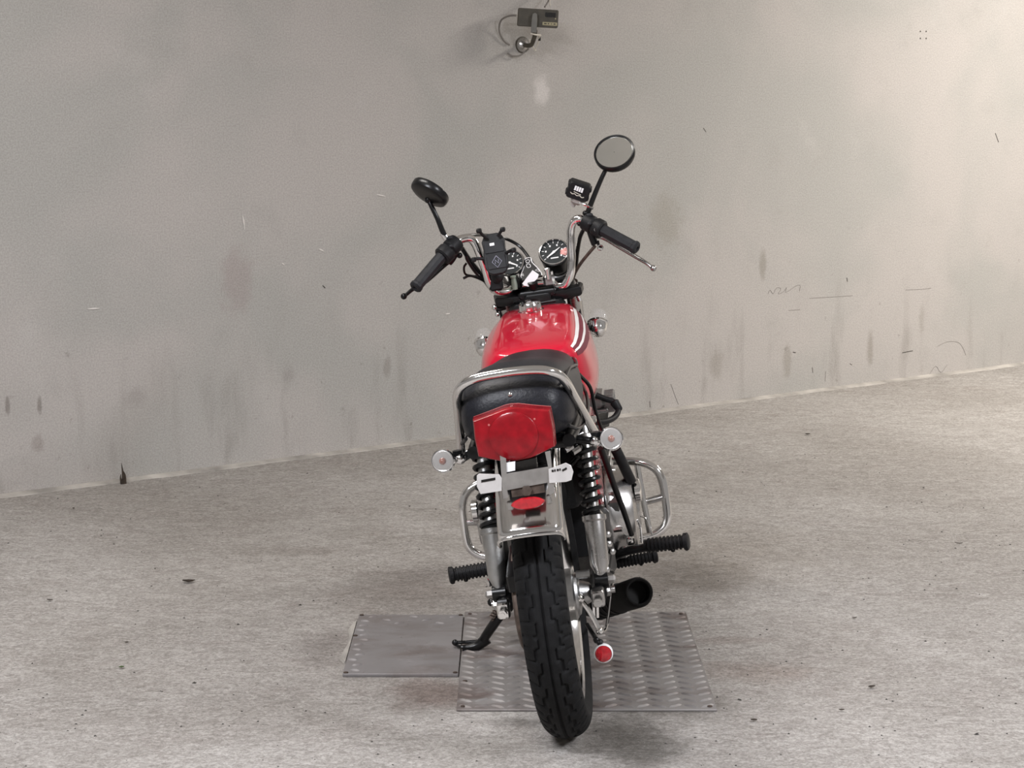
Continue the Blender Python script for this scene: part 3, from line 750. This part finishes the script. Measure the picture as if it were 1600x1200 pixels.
for i in range(140): a = 2 * pi * i / 8; hx.append(u0 + dv * (i / 139) + (uu * cos(a) + vv * sin(a)) * .007)
MB().tube(hx, .0018, 5, 1, smooth=False).build('return_spring', BROWN, st)
MB().lathe([(.018, -.02), (.018, .02)], pv, (1, .2, 0), 12).build('pivot', BLK, st)
# small chrome and black fittings on the left rear
part('gear_lever', MB().cyl(at(768, 941, .40), at(783, 938, .40), .006, n=10).ball(at(768, 941, .40), .0105, 10), BLK)
part('lever_ferrule', MB().cyl(at(772, 940, .40), at(780, 937, .39), .009, n=10), CHR)
b = quad([(781, 905), (789, 905), (791, 945), (781, 947)][::-1], .02, .02)
part('chain_guard_bracket', b, BLK)
b = MB().tube([at(780, 906, -.0), at(781, 946, -.0), at(791, 945, -.0), at(789, 925, 0)], .0018, 6, 2)
part('bracket_edge', b, CHR)
part('mount_nut', MB().lathe([(.010, 0), (.010, .012), (.006, .014)], at(769, 909, .1), (-1, -.6, 0), 8), CHR)
part('mount_nut', MB().lathe([(.007, 0), (.007, .010), (.005, .012)], at(781, 917, .1), (-1, -.6, 0), 8), CHR)
part('chain_guard', MB().prism([(-.13, .40), (.05, .425), (.40, .38), (.40, .36), (.05, .40), (-.11, .36)], (-.082, 0, 0), (0, 1, 0), (0, 0, 1), .028, .004), BLK)
part('footrest_hanger', MB().prism([(.05, .33), (.16, .42), (.40, .36), (.44, .26), (.36, .24), (.2, .33)], (-.135, 0, 0), (0, 1, 0), (0, 0, 1), .014, .003), BLK)

# ------------------------------------------------------------------ front end
fk = part('fork', MB().cyl((0, .99, .77), (0, 1.01, .73), .02, n=12), BLK, label='front fork with chrome tubes')
for s in (-1, 1): MB().cyl((s * .090 + .006, .945, .90), (s * .090, 1.10, .60), .0165, n=18).build('fork_tube', CHR, fk)
for s in (-1, 1): MB().cyl((s * .090, 1.09, .62), (s * .085, 1.29, .30), .025, .022, n=18, bev=.004).build('fork_slider', ALU, fk)
for s in (-1, 1): MB().cyl((s * .090 + .005, .965, .862), (s * .090 + .003, 1.02, .755), .019, n=18).build('fork_shroud', DCHR, fk)
def yoke(z, y, name):
    o = [(-.115, -.02), (-.07, -.035), (.07, -.035), (.115, -.02), (.12, .01), (.08, .035), (-.08, .035), (-.12, .01)]
    return part(name, MB().prism(o, (.005, y, z), (1, 0, 0), (0, 1, .28), .026, .005), BLK)
yoke(.868, .94, 'top_yoke'); yoke(.745, 1.0, 'bottom_yoke')
b = MB().box((.004, .92, .885), (.10, .05, .018), .004).box((.004, .895, .87), (.07, .02, .03), .004).box((.0, .90, .835), (.15, .03, .06), .01).cyl((-.04, .89, .86), (.05, .89, .862), .006)
part('clamp_block', b, BLK)
# headlamp
hc = V((.0, 1.10, .80))
b = MB().lathe([(.001, -.10), (.04, -.095), (.07, -.07), (.085, -.03), (.09, 0), (.094, .005), (.094, .02), (.088, .024)], hc, (0, 1, -.1), 36)
hl = part('headlamp', b, BLK, label='round black headlamp shell')
MB().lathe([(.088, .022), (.07, .034), (.03, .042), (.001, .044)], hc, (0, 1, -.1), 36, caps=False).build('headlamp_glass', GLASS, hl)
b = MB()
for s in (-1, 1): b.prism([(.97, .78), (1.13, .78), (1.13, .83), (.97, .86)], (s * .105 - .003, 0, 0), (0, 1, 0), (0, 0, 1), .006, .001)
part('headlamp_ear', b, BLK)
fR, fLc = at(934, 508, 1.03), at(757, 538, 1.00)
for s, c in ((1, fR), (-1, fLc)):
    o = indicator(c, (.10, .62, .78), c + V((-s * .05, .012, -.002)), 'turn_signal', rear=False)
    o['label'] = 'front turn signal with chrome back, %s side' % ('right' if s > 0 else 'left')
    part('indicator_stalk', MB().cyl(c + V((-s * .02, .01, -.002)), V((s * .08, 1.05, c.z - .01)), .010, n=12), BLK)
# small levers and clips beside the yoke
part('cable_guide', MB().tube([at(898, 448, .93), at(901, 458, .93), at(906, 470, .93)], .006, 8), DCHR)
part('cable_guide', MB().cyl(at(888, 463, .93), at(902, 455, .93), .010, n=10), BLKP)
part('fork_bolt', MB().ball(at(773, 480, .93), .0085, 12).ball(at(777, 491, .93), .007, 10), CHR)
part('fork_bolt', MB().cyl(at(775, 484, .94), at(790, 480, .94), .007, n=10), BLK)

# handlebar
RP = [(858, 441, .93), (872, 447, .918), (884, 444, .91), (891, 428, .905), (893, 405, .905), (892, 380, .902), (892, 360, .90), (896, 347, .895), (905, 342, .89), (917, 347, .884), (960, 369, .845), (993, 387, .81)]
LP = [(808, 447, .915), (793, 455, .90), (777, 455, .885), (766, 443, .875), (758, 420, .865), (750, 398, .855), (743, 382, .85), (735, 373, .845), (724, 373, .835), (710, 380, .82), (680, 411, .775), (650, 448, .715)]
Rp = [at(*p) for p in RP]; Lp = [at(*p) for p in LP]
hb = part('handlebar', MB().tube(Lp[::-1] + Rp, .0112, 14, 6), CHR, label='high chrome handlebar')
for p in ((807, 443, .91), (858, 438, .92)):
    c = at(*p); MB().box(c, (.03, .03, .032), .006).build('bar_clamp', ALU if p[0] > 830 else BLK, hb)
    MB().lathe([(.006, 0), (.006, .008)], c + V((.008, -.006, .016)), (0, -.2, 1), 6).build('clamp_bolt', CHR, hb)
def grip(a, b_, name, lab):
    a, b_ = V(a), V(b_); d = (b_ - a); L = d.length; d.normalize()
    pr = [(.014, -.002), (.0165, 0), (.0165, .008), (.0155, .012), (.0155, L - .008), (.0175, L - .005), (.0175, L + .002), (.012, L + .006), (.006, L + .006), (.005, L + .002)]
    mb = MB().lathe(pr, a, d, 10)
    o = part(name, mb, GREYP, sharp=25, label=lab); return o
def switch(a, b_, name, parent):
    a, b_ = V(a), V(b_); d = (b_ - a); L = d.length; d.normalize(); u, v = perp(d)
    mb = MB().lathe([(.016, -.002), (.0215, .0), (.0235, .006), (.0235, L * .45), (.0205, L * .5), (.0225, L * .56), (.0250, L * .62), (.0250, L - .004), (.021, L)], a, d, 22)
    o = mb.build(name, BLKP, bike)
    MB().box(a + d * L * .35 + V((0, -.006, .024)), (.018, .012, .010), .003).build('switch_button', GREYP, o)
    MB().box(a + d * L * .3 + V((0, -.024, .002)), (.012, .010, .008), .002).build('switch_button', GREYP, o)
    MB().lathe([(.0045, 0), (.0045, .004)], a + d * L * .6 + V((0, -.023, -.006)), (0, -1, 0), 8).build('housing_screw', DCHR, o)
    return o
grip(at(938, 357.5, .865), at(993, 387, .81), 'throttle_grip', 'ribbed black throttle grip, right side')
grip(at(694, 396, .797), at(650, 448, .715), 'handlebar_grip', 'black rubber grip, left side')
s1 = switch(at(913, 345, .886), at(942, 360, .862), 'switch_housing', None); s1['label'] = 'black throttle and switch housing, right side'
s2 = switch(at(714, 377, .822), at(690, 402, .79), 'switch_housing', None); s2['label'] = 'black switch housing, left side'
# levers
b = MB().tube([at(930, 368, .90), at(945, 372, .905), at(970, 387, .885), at(995, 402, .86), at(1010, 411, .84), at(1020, 419, .83)], lambda t: .0075 - .003 * t, 10).ball(at(1021, 419, .828), .0085, 12)
part('brake_lever', b, DCHR)
b = MB().tube([at(705, 405, .86), at(693, 415, .85), at(665, 440, .80), at(645, 452, .77), at(632, 463, .75)], lambda t: .0075 - .003 * t, 10).ball(at(631, 463, .75), .0085, 12)
part('clutch_lever', b, BLK)
b = MB().tube([at(922, 360, .89), at(926, 372, .89), at(930, 382, .89)], .010, 10).tube([at(934, 376, .88), at(936, 384, .88), at(941, 386, .88)], .0035, 8)
part('lever_bracket', b, BLK)
part('lever_pivot_ring', MB().tube([at(938 + 4 * cos(a), 387 + 4 * sin(a), .87) for a in [2 * pi * i / 10 for i in range(10)]], .0018, 6, 2, closed=True), DCHR)
part('lever_bracket', MB().tube([at(712, 392, .84), at(705, 404, .84), at(700, 410, .84)], .012, 10).ball(at(718, 399, .85), .008, 10), BLK)
# right brake fluid reservoir
rc = at(904, 297, .89)
up = V((.52, -.25, 1)).normalized(); rt = V((1, .1, -.52)).normalized(); rt = (rt - up * rt.dot(up)).normalized(); fw_ = up.cross(rt)
rm = M((rt, fw_, up)).transposed()
rv = MB().box(rc + up * -.026 + rt * .004, (.030, .030, .022), .006, rm).cyl(rc + up * -.036 - rt * .002, rc + up * -.046 - rt * .002, .008, n=12).build('brake_fluid_reservoir', GLASS, bike, label='brake fluid reservoir with black printed cap')
rv.data.materials[0] = mat('smoky_plastic', (.33, .31, .29), .3, spec=.4)
o = rrect(.058, .045, .008, 3)
capm = MB().prism(o, rc - fw_ * -.019, rt, up, .038, .003)
cpo = capm.build('reservoir_cap', BLKP, rv)
for k in range(4): MB().box(rc + rt * (.0275 if k % 2 else -.0275) + up * (.012 if k < 2 else -.012), (.008, .034, .010), .002, rm).build('cap_lug', BLKP, rv)
ff = rc - fw_ * .0195
b = MB()
for k in range(4): b.box(ff + rt * (-.011 + k * .0062) + up * (.0085 - k * .0003), (.0048, .001, .012), 0, rm)
b.build('cap_print', WHITE, rv)
b = MB().tube([ff + rt * x + up * z for x, z in ((-.020, -.006), (-.014, -.009), (-.008, -.007), (-.002, -.010), (.006, -.008), (.012, -.011), (.018, -.009))], .0011, 5, 3)
b.tube([ff + rt * x + up * z for x, z in ((-.012, -.002), (-.006, -.003), (0, -.004), (.008, -.005))], .0009, 5, 3)
b.build('cap_lettering', CREAM, rv)
b = MB().tube([at(905, 317, .885), at(915, 320, .88), at(927, 326, .88)], .004, 8)
part('reservoir_bracket', b, CHR)
# mirrors
def mirror(c, nrm, r, stem, name, lab, glass=True):
    c, nrm = V(c), V(nrm).normalized()
    o = MB().lathe([(r * .55, -.0125), (r * .88, -.0115), (r * .965, -.009), (r, -.004), (r, .008), (r * .965, .0105), (r * .90, .0095), (r * .88, .006)], c, nrm, 40).build(name, BLK, bike, label=lab)
    MB().lathe([(r * .885, .0068), (.001, .0072)], c, nrm, 40, caps=False).build('mirror_glass', MIRG, o)
    MB().tube(stem, lambda t: .0078 - .0022 * t, 10).build('mirror_stem', BLK, o)
    MB().ball(stem[-1], .010, 12).build('mirror_joint', BLK, o)
mirror(at(960.5, 240, .86), (-.12, -.78, .62), .0535, [at(914, 345, .89), at(920, 328, .885), at(926, 312, .88), at(938, 283, .875), at(948, 262, .875)], 'mirror', 'round black mirror with its glass facing back, right side')
mirror(at(671.5, 301, .80), (.56, .45, .69), .052, [at(697, 371, .82), at(691, 360, .815), at(683, 340, .81), at(674, 322, .812), at(669, 312, .815)], 'mirror', 'round black mirror tilted away, left side')
part('mirror_clamp', MB().cyl(at(692, 364, .82), at(698, 373, .82), .0095, n=12).ball(at(709, 373, .825), .010, 10), CHR)
part('mirror_clamp', MB().cyl(at(912, 337, .89), at(909, 350, .89), .011, n=12).ball(at(914, 333, .885), .007, 10).ball(at(905, 350, .885), .006, 10), BLK)
# cables
def cable(pts, r=.0042, m=BLK): part('cable', MB().tube([at(*p) for p in pts], r, 8, 6), m)
cable([(912, 358, .90), (906, 372, .92), (902, 395, .94), (899, 420, .97), (890, 450, 1.0)], .0055)
cable([(930, 384, .89), (918, 398, .90), (905, 415, .94), (893, 436, .98), (880, 455, 1.0)], .0045, BROWN)
cable([(722, 388, .85), (733, 405, .87), (745, 420, .89), (756, 436, .92), (770, 455, .98)], .0060)
cable([(728, 399, .85), (731, 408, .86), (745, 428, .89), (760, 440, .92)], .0042)
cable([(732, 368, .86), (745, 367, .9), (765, 368, .98), (790, 373, 1.05), (812, 385, 1.06), (828, 405, 1.03), (838, 422, 1.0)], .0045)
cable([(729, 411, .88), (725, 418, .88), (727, 428, .89), (737, 431, .90), (752, 432, .93)], .0030)
cable([(724, 435, .86), (735, 431, .87), (752, 437, .90), (768, 447, .94)], .0035)
cable([(855, 468, .93), (870, 465, .95), (880, 480, .98), (885, 500, .95)], .005)
cable([(805, 470, .9), (800, 482, .93), (806, 500, .95)], .005)
cable([(870, 452, .93), (874, 470, .92), (868, 488, .9)], .004, BLKP)
# instruments
def clock(c, r, name, lab, needle=40, full=True):
    c = V(c); nrm = V((-.05, -.80, .60)).normalized(); u = (V((1, 0, 0)) - nrm * nrm.x).normalized(); v = nrm.cross(u)
    o = MB().lathe([(r * .55, -.062), (r * .86, -.055), (r * .93, -.04), (r * .97, -.01), (r, -.004), (r, .003), (r * .95, .004), (r * .93, .0012)], c, nrm, 36).build(name, BLK, bike, label=lab)
    MB().lathe([(r * .96, .002), (r * .955, .0075), (r * .90, .008), (r * .87, .003)], c, nrm, 40, caps=False).build('bezel', CHR, o)
    MB().lathe([(r * .90, .0025), (.001, .0026)], c, nrm, 36, caps=False).build('dial', DIAL, o)
    b = MB()
    for k in range(11):
        a = R(215 - k * 25); p = c + nrm * .0032 + (u * cos(a) + v * sin(a)) * r * .74
        b.box(p, (r * .14, r * .035, .0006), 0, M((u * cos(a) + v * sin(a), nrm.cross(u * cos(a) + v * sin(a)), nrm)).transposed())
    for k in range(0, 11, 2):
        a = R(215 - k * 25); p = c + nrm * .0032 + (u * cos(a) + v * sin(a)) * r * .54
        b.box(p, (r * .10, r * .12, .0006), 0, M((u, v, nrm)).transposed())
    b.box(c + nrm * .0032 - v * r * .42, (r * .5, r * .08, .0006), 0, M((u, v, nrm)).transposed())
    b.build('dial_markings', WHITE, o)
    b = MB(); a0 = R(needle); dv_ = u * cos(a0) + v * sin(a0); pv_ = nrm.cross(dv_)
    b.prism([(-.6 * r, -.03 * r), (-.6 * r, .03 * r), (-.05 * r, .07 * r), (.5 * r, .012 * r), (.5 * r, -.012 * r), (-.05 * r, -.07 * r)][::-1], c + nrm * .0042, dv_, pv_, .0008)
    b.lathe([(.09 * r, .004), (.09 * r, .006), (.05 * r, .0065)], c, nrm, 14)
    b.build('needle', WHITE, o)
    if full:
        P = []
        for k in range(8):
            a = R(-28 + 6 * k); P.append((c + nrm * .0031 + (u * cos(a) + v * sin(a)) * r * .42, c + nrm * .0031 + (u * cos(a) + v * sin(a)) * r * .84))
        b = MB(); b.add([q for p in P for q in p], [(2 * i, 2 * i + 1, 2 * i + 3, 2 * i + 2) for i in range(7)]); b.build('red_zone', PINK, o, solid=.0004)
    MB().lathe([(r * 1.0, 0), (r * 1.0, .006), (r * .8, .008)], c - nrm * .066, nrm, 24).build('clock_cup', CHR, o)
    return o
clock(at(866, 395, .965), .0415, 'rev_counter', 'round rev counter with pinkish red zone', 35)
clock(at(797, 412, .94), .040, 'speedometer', 'round speedometer half hidden by the phone holder', 150, False)
part('instrument_bracket', MB().box((.01, .985, .905), (.15, .03, .012), .003).box((.005, .97, .885), (.05, .05, .03), .006), BLK)
part('bar_mount_nut', MB().lathe([(.007, 0), (.008, .012), (.006, .03), (.008, .032), (.008, .036)], at(805, 452, .89), (0, -.1, 1), 10), GREEN)
part('bar_mount_nut', MB().lathe([(.006, 0), (.006, .022), (.008, .023), (.008, .028)], at(857, 436, .90), (0, -.1, 1), 10), CHR)
# warning-light panel with white outline and the white key tag
c = at(828, 421, .93); u = V((1, 0, -.02)).normalized(); v = V((0, .62, .78)).normalized()
k_ = .0000158 * 100
def lo(pts): return [((px - 828) * .00160, (421 - py) * .00190) for px, py in pts]
ou = lo([(813, 440), (812, 431), (818, 418), (820, 405), (831, 403), (834, 412), (842, 421), (847, 431), (848, 436)])
wp = MB().prism(ou[::-1], c, u, v, .006, .001)
# prism extrudes along u x v; keep the face towards the rider
wpo = part('warning_light_panel', wp, BLK, label='black warning light panel with white outlined markings')
nn = u.cross(v).normalized()
if nn.y > 0: nn = -nn
fz = c + (nn * .0005 if u.cross(v).dot(nn) < 0 else nn * .0068)
def li(pts, r=.0010, closed=False):
    return [fz + u * a + v * b_ for a, b_ in lo(pts)]
MB().tube(li([(813, 436), (813, 430), (819, 418), (821, 406), (831, 404), (833, 412), (841, 422), (846, 430), (847, 435)]), .0011, 6, 3).build('outline', WHT, wpo)
for q in ([(823, 408), (828, 407), (829, 411), (824, 412)], [(823, 415), (828, 414), (830, 419), (825, 420)], [(814, 431), (816, 429), (817, 433)], [(837, 426), (841, 424), (844, 429), (840, 427)]):
    MB().tube(li(q), .0008, 5, 2, closed=True).build('marking', WHT, wpo)
kt = quad([(832, 422), (842, 429), (840, 435), (826, 448), (818, 446), (816, 443)][::-1], .003, .885)
part('key_tag', kt, WHITE, label='white key tag hanging at the ignition')
part('ignition_barrel', MB().lathe([(.014, 0), (.014, .02), (.010, .022)], at(833, 448, .90), (0, -.6, .8), 18), BLK)
# phone holder
hcn = at(774, 398, .82); hv = (at(768, 366, .835) - at(778, 431, .80)); hv.normalize()
hu = V((1, 0, -.04)); hu = (hu - hv * hu.dot(hv)).normalized(); hn = hu.cross(hv); hn.normalize()
sgn = 1 if hn.y < 0 else -1
W_, H_ = .064, .108
out = [(-.022, .052), (-.013, .056), (.013, .056), (.022, .052), (.0305, .036), (.0285, .015), (.0315, -.006), (.030, -.034), (.022, -.048), (.012, -.053), (-.012, -.053), (-.022, -.048), (-.030, -.034), (-.0315, -.006), (-.0285, .015), (-.0305, .036)]
ph = MB().prism(out, hcn - hn * sgn * .006, hu, hv, .013, .002) if sgn > 0 else MB().prism(out, hcn - hn * .007, hu, hv, .013, .002)
pho = part('phone_holder', ph, BLKP, label='empty black phone holder on the left of the handlebar')
hf = hcn + (hn * sgn) * .0085
def hp(a, b_, o=0): return hf + hu * a + hv * b_ + hn * sgn * o
MB().box(hp(0, .018), (.05, .028, .003), .001, M((hu, hv, hn)).transposed()).build('cushion', GREYP, pho)
MB().box(hp(.001, -.022), (.048, .034, .003), .001, M((hu, hv, hn)).transposed()).build('cushion', GREYP, pho)
MB().box(hp(-.004, .026, .002), (.012, .007, .0008), 0, M((hu, hv, hn)).transposed()).build('badge', WHITE, pho)
dm = [(0, .0155), (.0125, 0), (0, -.0155), (-.0125, 0)]
LOG = mat('grey_print', (.33, .34, .42), .6)
MB().tube([hp(a + .002, b_ - .021, .0022) for a, b_ in dm + dm[:1]], .0008, 5, 1, smooth=False).build('diamond_logo', LOG, pho)
MB().tube([hp(a + .002, b_ - .021, .0022) for a, b_ in ((-.0045, -.005), (-.0045, .005), (.0045, -.005), (.0045, .005))], .0010, 5, 1, smooth=False).build('logo_letter', LOG, pho)
for pts, nm in (([(760, 372), (753, 366), (749, 360)], 'holder_claw'), ([(778, 369), (783, 361), (786, 358)], 'holder_claw'), ([(757, 405), (748, 404), (741, 405)], 'holder_claw'), ([(790, 396), (797, 392), (803, 390)], 'holder_claw')):
    P = [at(a, b_, .815 - .006 * i) for i, (a, b_) in enumerate(pts)]
    MB().tube(P, .0042, 8, 3).box(P[-1] + V((0, -.012, 0)), (.013, .026, .011), .003).build(nm, BLKP, pho)
b = MB().cyl(hcn, at(775, 440, .875), .012, n=14).ball(at(777, 432, .86), .017, 14).box(at(775, 444, .88), (.036, .034, .034), .006)
b.build('holder_arm', BLKP, pho)

# ------------------------------------------------------------------ surveillance camera on the wall
wb = wl(818, 70); SC_ = M.Translation(WALL @ V((wb.x, 0, wb.z)))
cc = thing('surveillance_camera', 'old boxy surveillance camera on a bracket high on the wall', 'camera', SC_ @ M.Rotation(R(35), 4, 'Z'))
CW = cc.matrix_world.inverted()
def cw(px, py, out):                    # point in front of the wall, in the camera mount's own frame
    return CW @ (WALL @ wl(px, py, out))
D = .17
mid = cw(840.5, 28, D); uu = V((cos(R(35)), -sin(R(35)), 0)); vv = V((0, 0, 1)); nn = uu.cross(vv)
rl_ = M.Rotation(R(3.4), 3, nn); uu, vv = rl_.inverted() @ uu, rl_.inverted() @ vv       # the box hangs a little askew
hw_, hh = .0795, .0345
MB().prism(rrect(hw_ * 2, hh * 2, .006, 3), mid - nn * .06, uu, vv, .06, .003).build('housing', BOXG, cc)
MB().prism(rrect(hw_ * .50, hh * .50, .003, 3, hw_ * .60, hh * .42), mid - nn * .001, uu, vv, .0035).build('front_window', BOXD, cc)
MB().prism(rrect(hw_ * .72, hh * .36, .001, 1, hw_ * .60, -hh * .58), mid - nn * .001, uu, vv, .0025).build('maker_label', LABY, cc)
b = MB()
for i, w_ in enumerate((.010, .006, .004, .008)):
    b.prism(rrect(w_, hh * .12, .0006, 1, hw_ * (.38 + .15 * i), -hh * .58), mid + nn * .0012, uu, vv, .0008)
b.build('label_print', BOXG, cc)
MB().prism(rrect(.005, .005, .002, 3, hw_ * .86, hh * .02), mid - nn * .001, uu, vv, .003).build('indicator_lamp', LABY, cc)
a, b_ = cw(837, 20, D + .012), cw(836, 50, D + .008)
MB().prism([(-.011, -.052), (.011, -.052), (.0115, .0), (.009, .020), (0, .025), (-.009, .020), (-.0115, .0)], (a + b_) / 2 + V((0, .006, .012)), uu, vv, .014, .002).build('bracket_strap', STRAPM, cc)
MB().tube([cw(836, 48, D), cw(835, 58, D - .03), cw(830, 70, .10), cw(822, 71, .05), cw(819, 70, .01)], .009, 10, 4).build('bracket_arm', BOXG, cc)
MB().lathe([(.030, 0), (.029, .006), (.022, .018), (.010, .024), (.009, .03)], cw(816, 70, 0), (0, -1, 0), 28).build('wall_rosette', DCHR, cc)
MB().lathe([(.033, 0), (.033, .003), (.030, .004)], cw(816, 70, 0), (0, -1, 0), 28).build('rosette_ring', BOXG, cc)
MB().tube([cw(807, 24, D - .03), cw(795, 25, .10), cw(783, 32, .05), cw(780, 48, .02), cw(787, 63, .012), cw(796, 70, .008)], .0038, 8, 5).build('video_cable', CABLE, cc)
MB().tube([cw(793, 83, .012), cw(800, 87, .02), cw(812, 87, .025), cw(820, 81, .03), cw(826, 76, .05)], .0034, 8, 5).build('video_cable', CABLE, cc)
MB().tube([cw(851, 11, D - .03), cw(855, 5, D - .04), cw(859, -4, .08), cw(861, -20, .03)], .0032, 8, 5).build('power_cable', CABLE, cc)
MB().tube([cw(860, 10, D - .03), cw(859, 0, D - .05), cw(860, -18, .05)], .002, 8, 5).build('power_cable', CREAM, cc)
MB().tube([cw(829, 52, D), cw(836, 54, D + .01), cw(845, 55, D)], .0032, 8, 4).build('cable_tie', CREAM, cc)
MB().tube([cw(843, 54, D), cw(841, 66, D - .04), cw(836, 78, .09)], .0024, 8, 4).build('cable_tie', CREAM, cc)
MB().tube([cw(828, 62, .12), cw(832, 72, .10), cw(837, 79, .09)], .0028, 8, 4).build('cable_tie', CREAM, cc)
MB().box(cw(843, 61, D - .02), (.006, .01, .014), .001).build('cable_plug', BOXD, cc)

# ------------------------------------------------------------------ litter on the floor
def leaf(px, py, L, Wd, ang, label, m=LEAF, curl=.25):
    p = fl(px, py); n = 7; rings = []
    for i in range(n):
        t = i / (n - 1); hw = Wd * sin(pi * (.06 + .88 * t)) * .5; z = .002 + curl * L * (2 * t - 1) ** 2 * .5
        rings.append([V(((t - .5) * L, -hw, z + hw * .5)), V(((t - .5) * L, 0, z)), V(((t - .5) * L, hw, z + hw * .4))])
    o = MB().rings(rings, closed=False).build('dead_leaf' if m is LEAF else 'leaf_scrap', m, None, solid=.0012)
    o.location = (p.x, p.y, .0015); o.rotation_euler = (0, 0, R(ang))
    return tag(o, label, 'leaf', 'litter on the floor')
leaf(295, 911, .036, .020, 5, 'dark dead leaf on the open floor left of the small steel plate')
leaf(1262, 680, 0.0211, 0.0136, 12, 'dark curled leaf on the floor near the wall, right of the motorcycle')
leaf(115, 796, 0.0087, 0.0074, 0, 'tiny dark leaf bit near the wall foot at far left')
leaf(78, 940, 0.0186, 0.0074, -12, 'thin dark leaf shred at the far left of the floor')
leaf(190, 1045, 0.0136, 0.0099, 20, 'greenish leaf scrap on the floor at lower left', LEAFG)
leaf(1443, 764, 0.0074, 0.0062, 0, 'small dark fleck on the floor at middle right')
leaf(198, 1006, 0.0099, 0.0062, 10, 'small brown leaf shred just above the greenish scrap')
leaf(1498, 851, 0.0248, 0.0050, -15, 'long thin dark twig-like shred on the right floor')
leaf(1335, 968, 0.0136, 0.0062, 10, 'dark leaf shred on the pale floor right of the tread plate')
leaf(1362, 1076, 0.0186, 0.0112, 20, 'curled dark shred on the pale floor at lower right')
leaf(640, 793, 0.0074, 0.0062, 30, 'small dark fleck left of the engine guard')
leaf(1178, 1128, 0.0161, 0.0099, -5, 'brownish dark shred near the lower right corner of the tread plate')
leaf(1315, 1112, 0.0136, 0.0074, 0, 'small dark shred at the lower right, beside the pale patch')
# the dark weed against the wall foot
wp_ = WINV @ (fl(183, 752)); b = MB()
for dx, h_ in ((0, .075), (.006, .05), (-.006, .035)):
    b.tube([(dx, 0, 0), (dx * 1.4, .004, h_ * .6), (dx * .6 - .002, .008, h_)], lambda t: .0045 * (1 - t) + .0008, 6, 4)
o = b.build('weed_stalk', LEAF); o.matrix_world = M.Translation(WALL @ V((wp_.x, -.060, 0))) @ M.Rotation(R(35), 4, 'Z'); tag(o, 'short dark weed stalk at the foot of the wall on the left', 'weed')
# loose grit scattered over the slab
b = MB(); rnd = random.Random(3)
for i in range(520):
    px, py = rnd.uniform(-40, 1640), rnd.uniform(700, 1215)
    if py < 790 - px * .125: continue
    p = fl(px, py); s_ = rnd.uniform(.0012, .0036) * (1.5 if rnd.random() < .08 else 1)
    if -.42 < p.x < .48 and 4.2 < p.y < 5.06: continue
    k = [V((rnd.uniform(-1, 1), rnd.uniform(-1, 1), 0)) * s_ for _ in range(4)]
    a = rnd.uniform(0, 6.28); k = [V((cos(a + q) * s_ * rnd.uniform(.7, 1.6), sin(a + q) * s_ * rnd.uniform(.7, 1.3), 0)) for q in (0, 1.6, 3.1, 4.7)]
    b.add([p + q for q in k] + [p + V((0, 0, s_ * .8))], [(0, 1, 4), (1, 2, 4), (2, 3, 4), (3, 0, 4)])
o = b.build('grit', GRIT, kind='stuff'); o['label'] = 'loose dark grit scattered over the concrete floor'; o['category'] = 'grit'
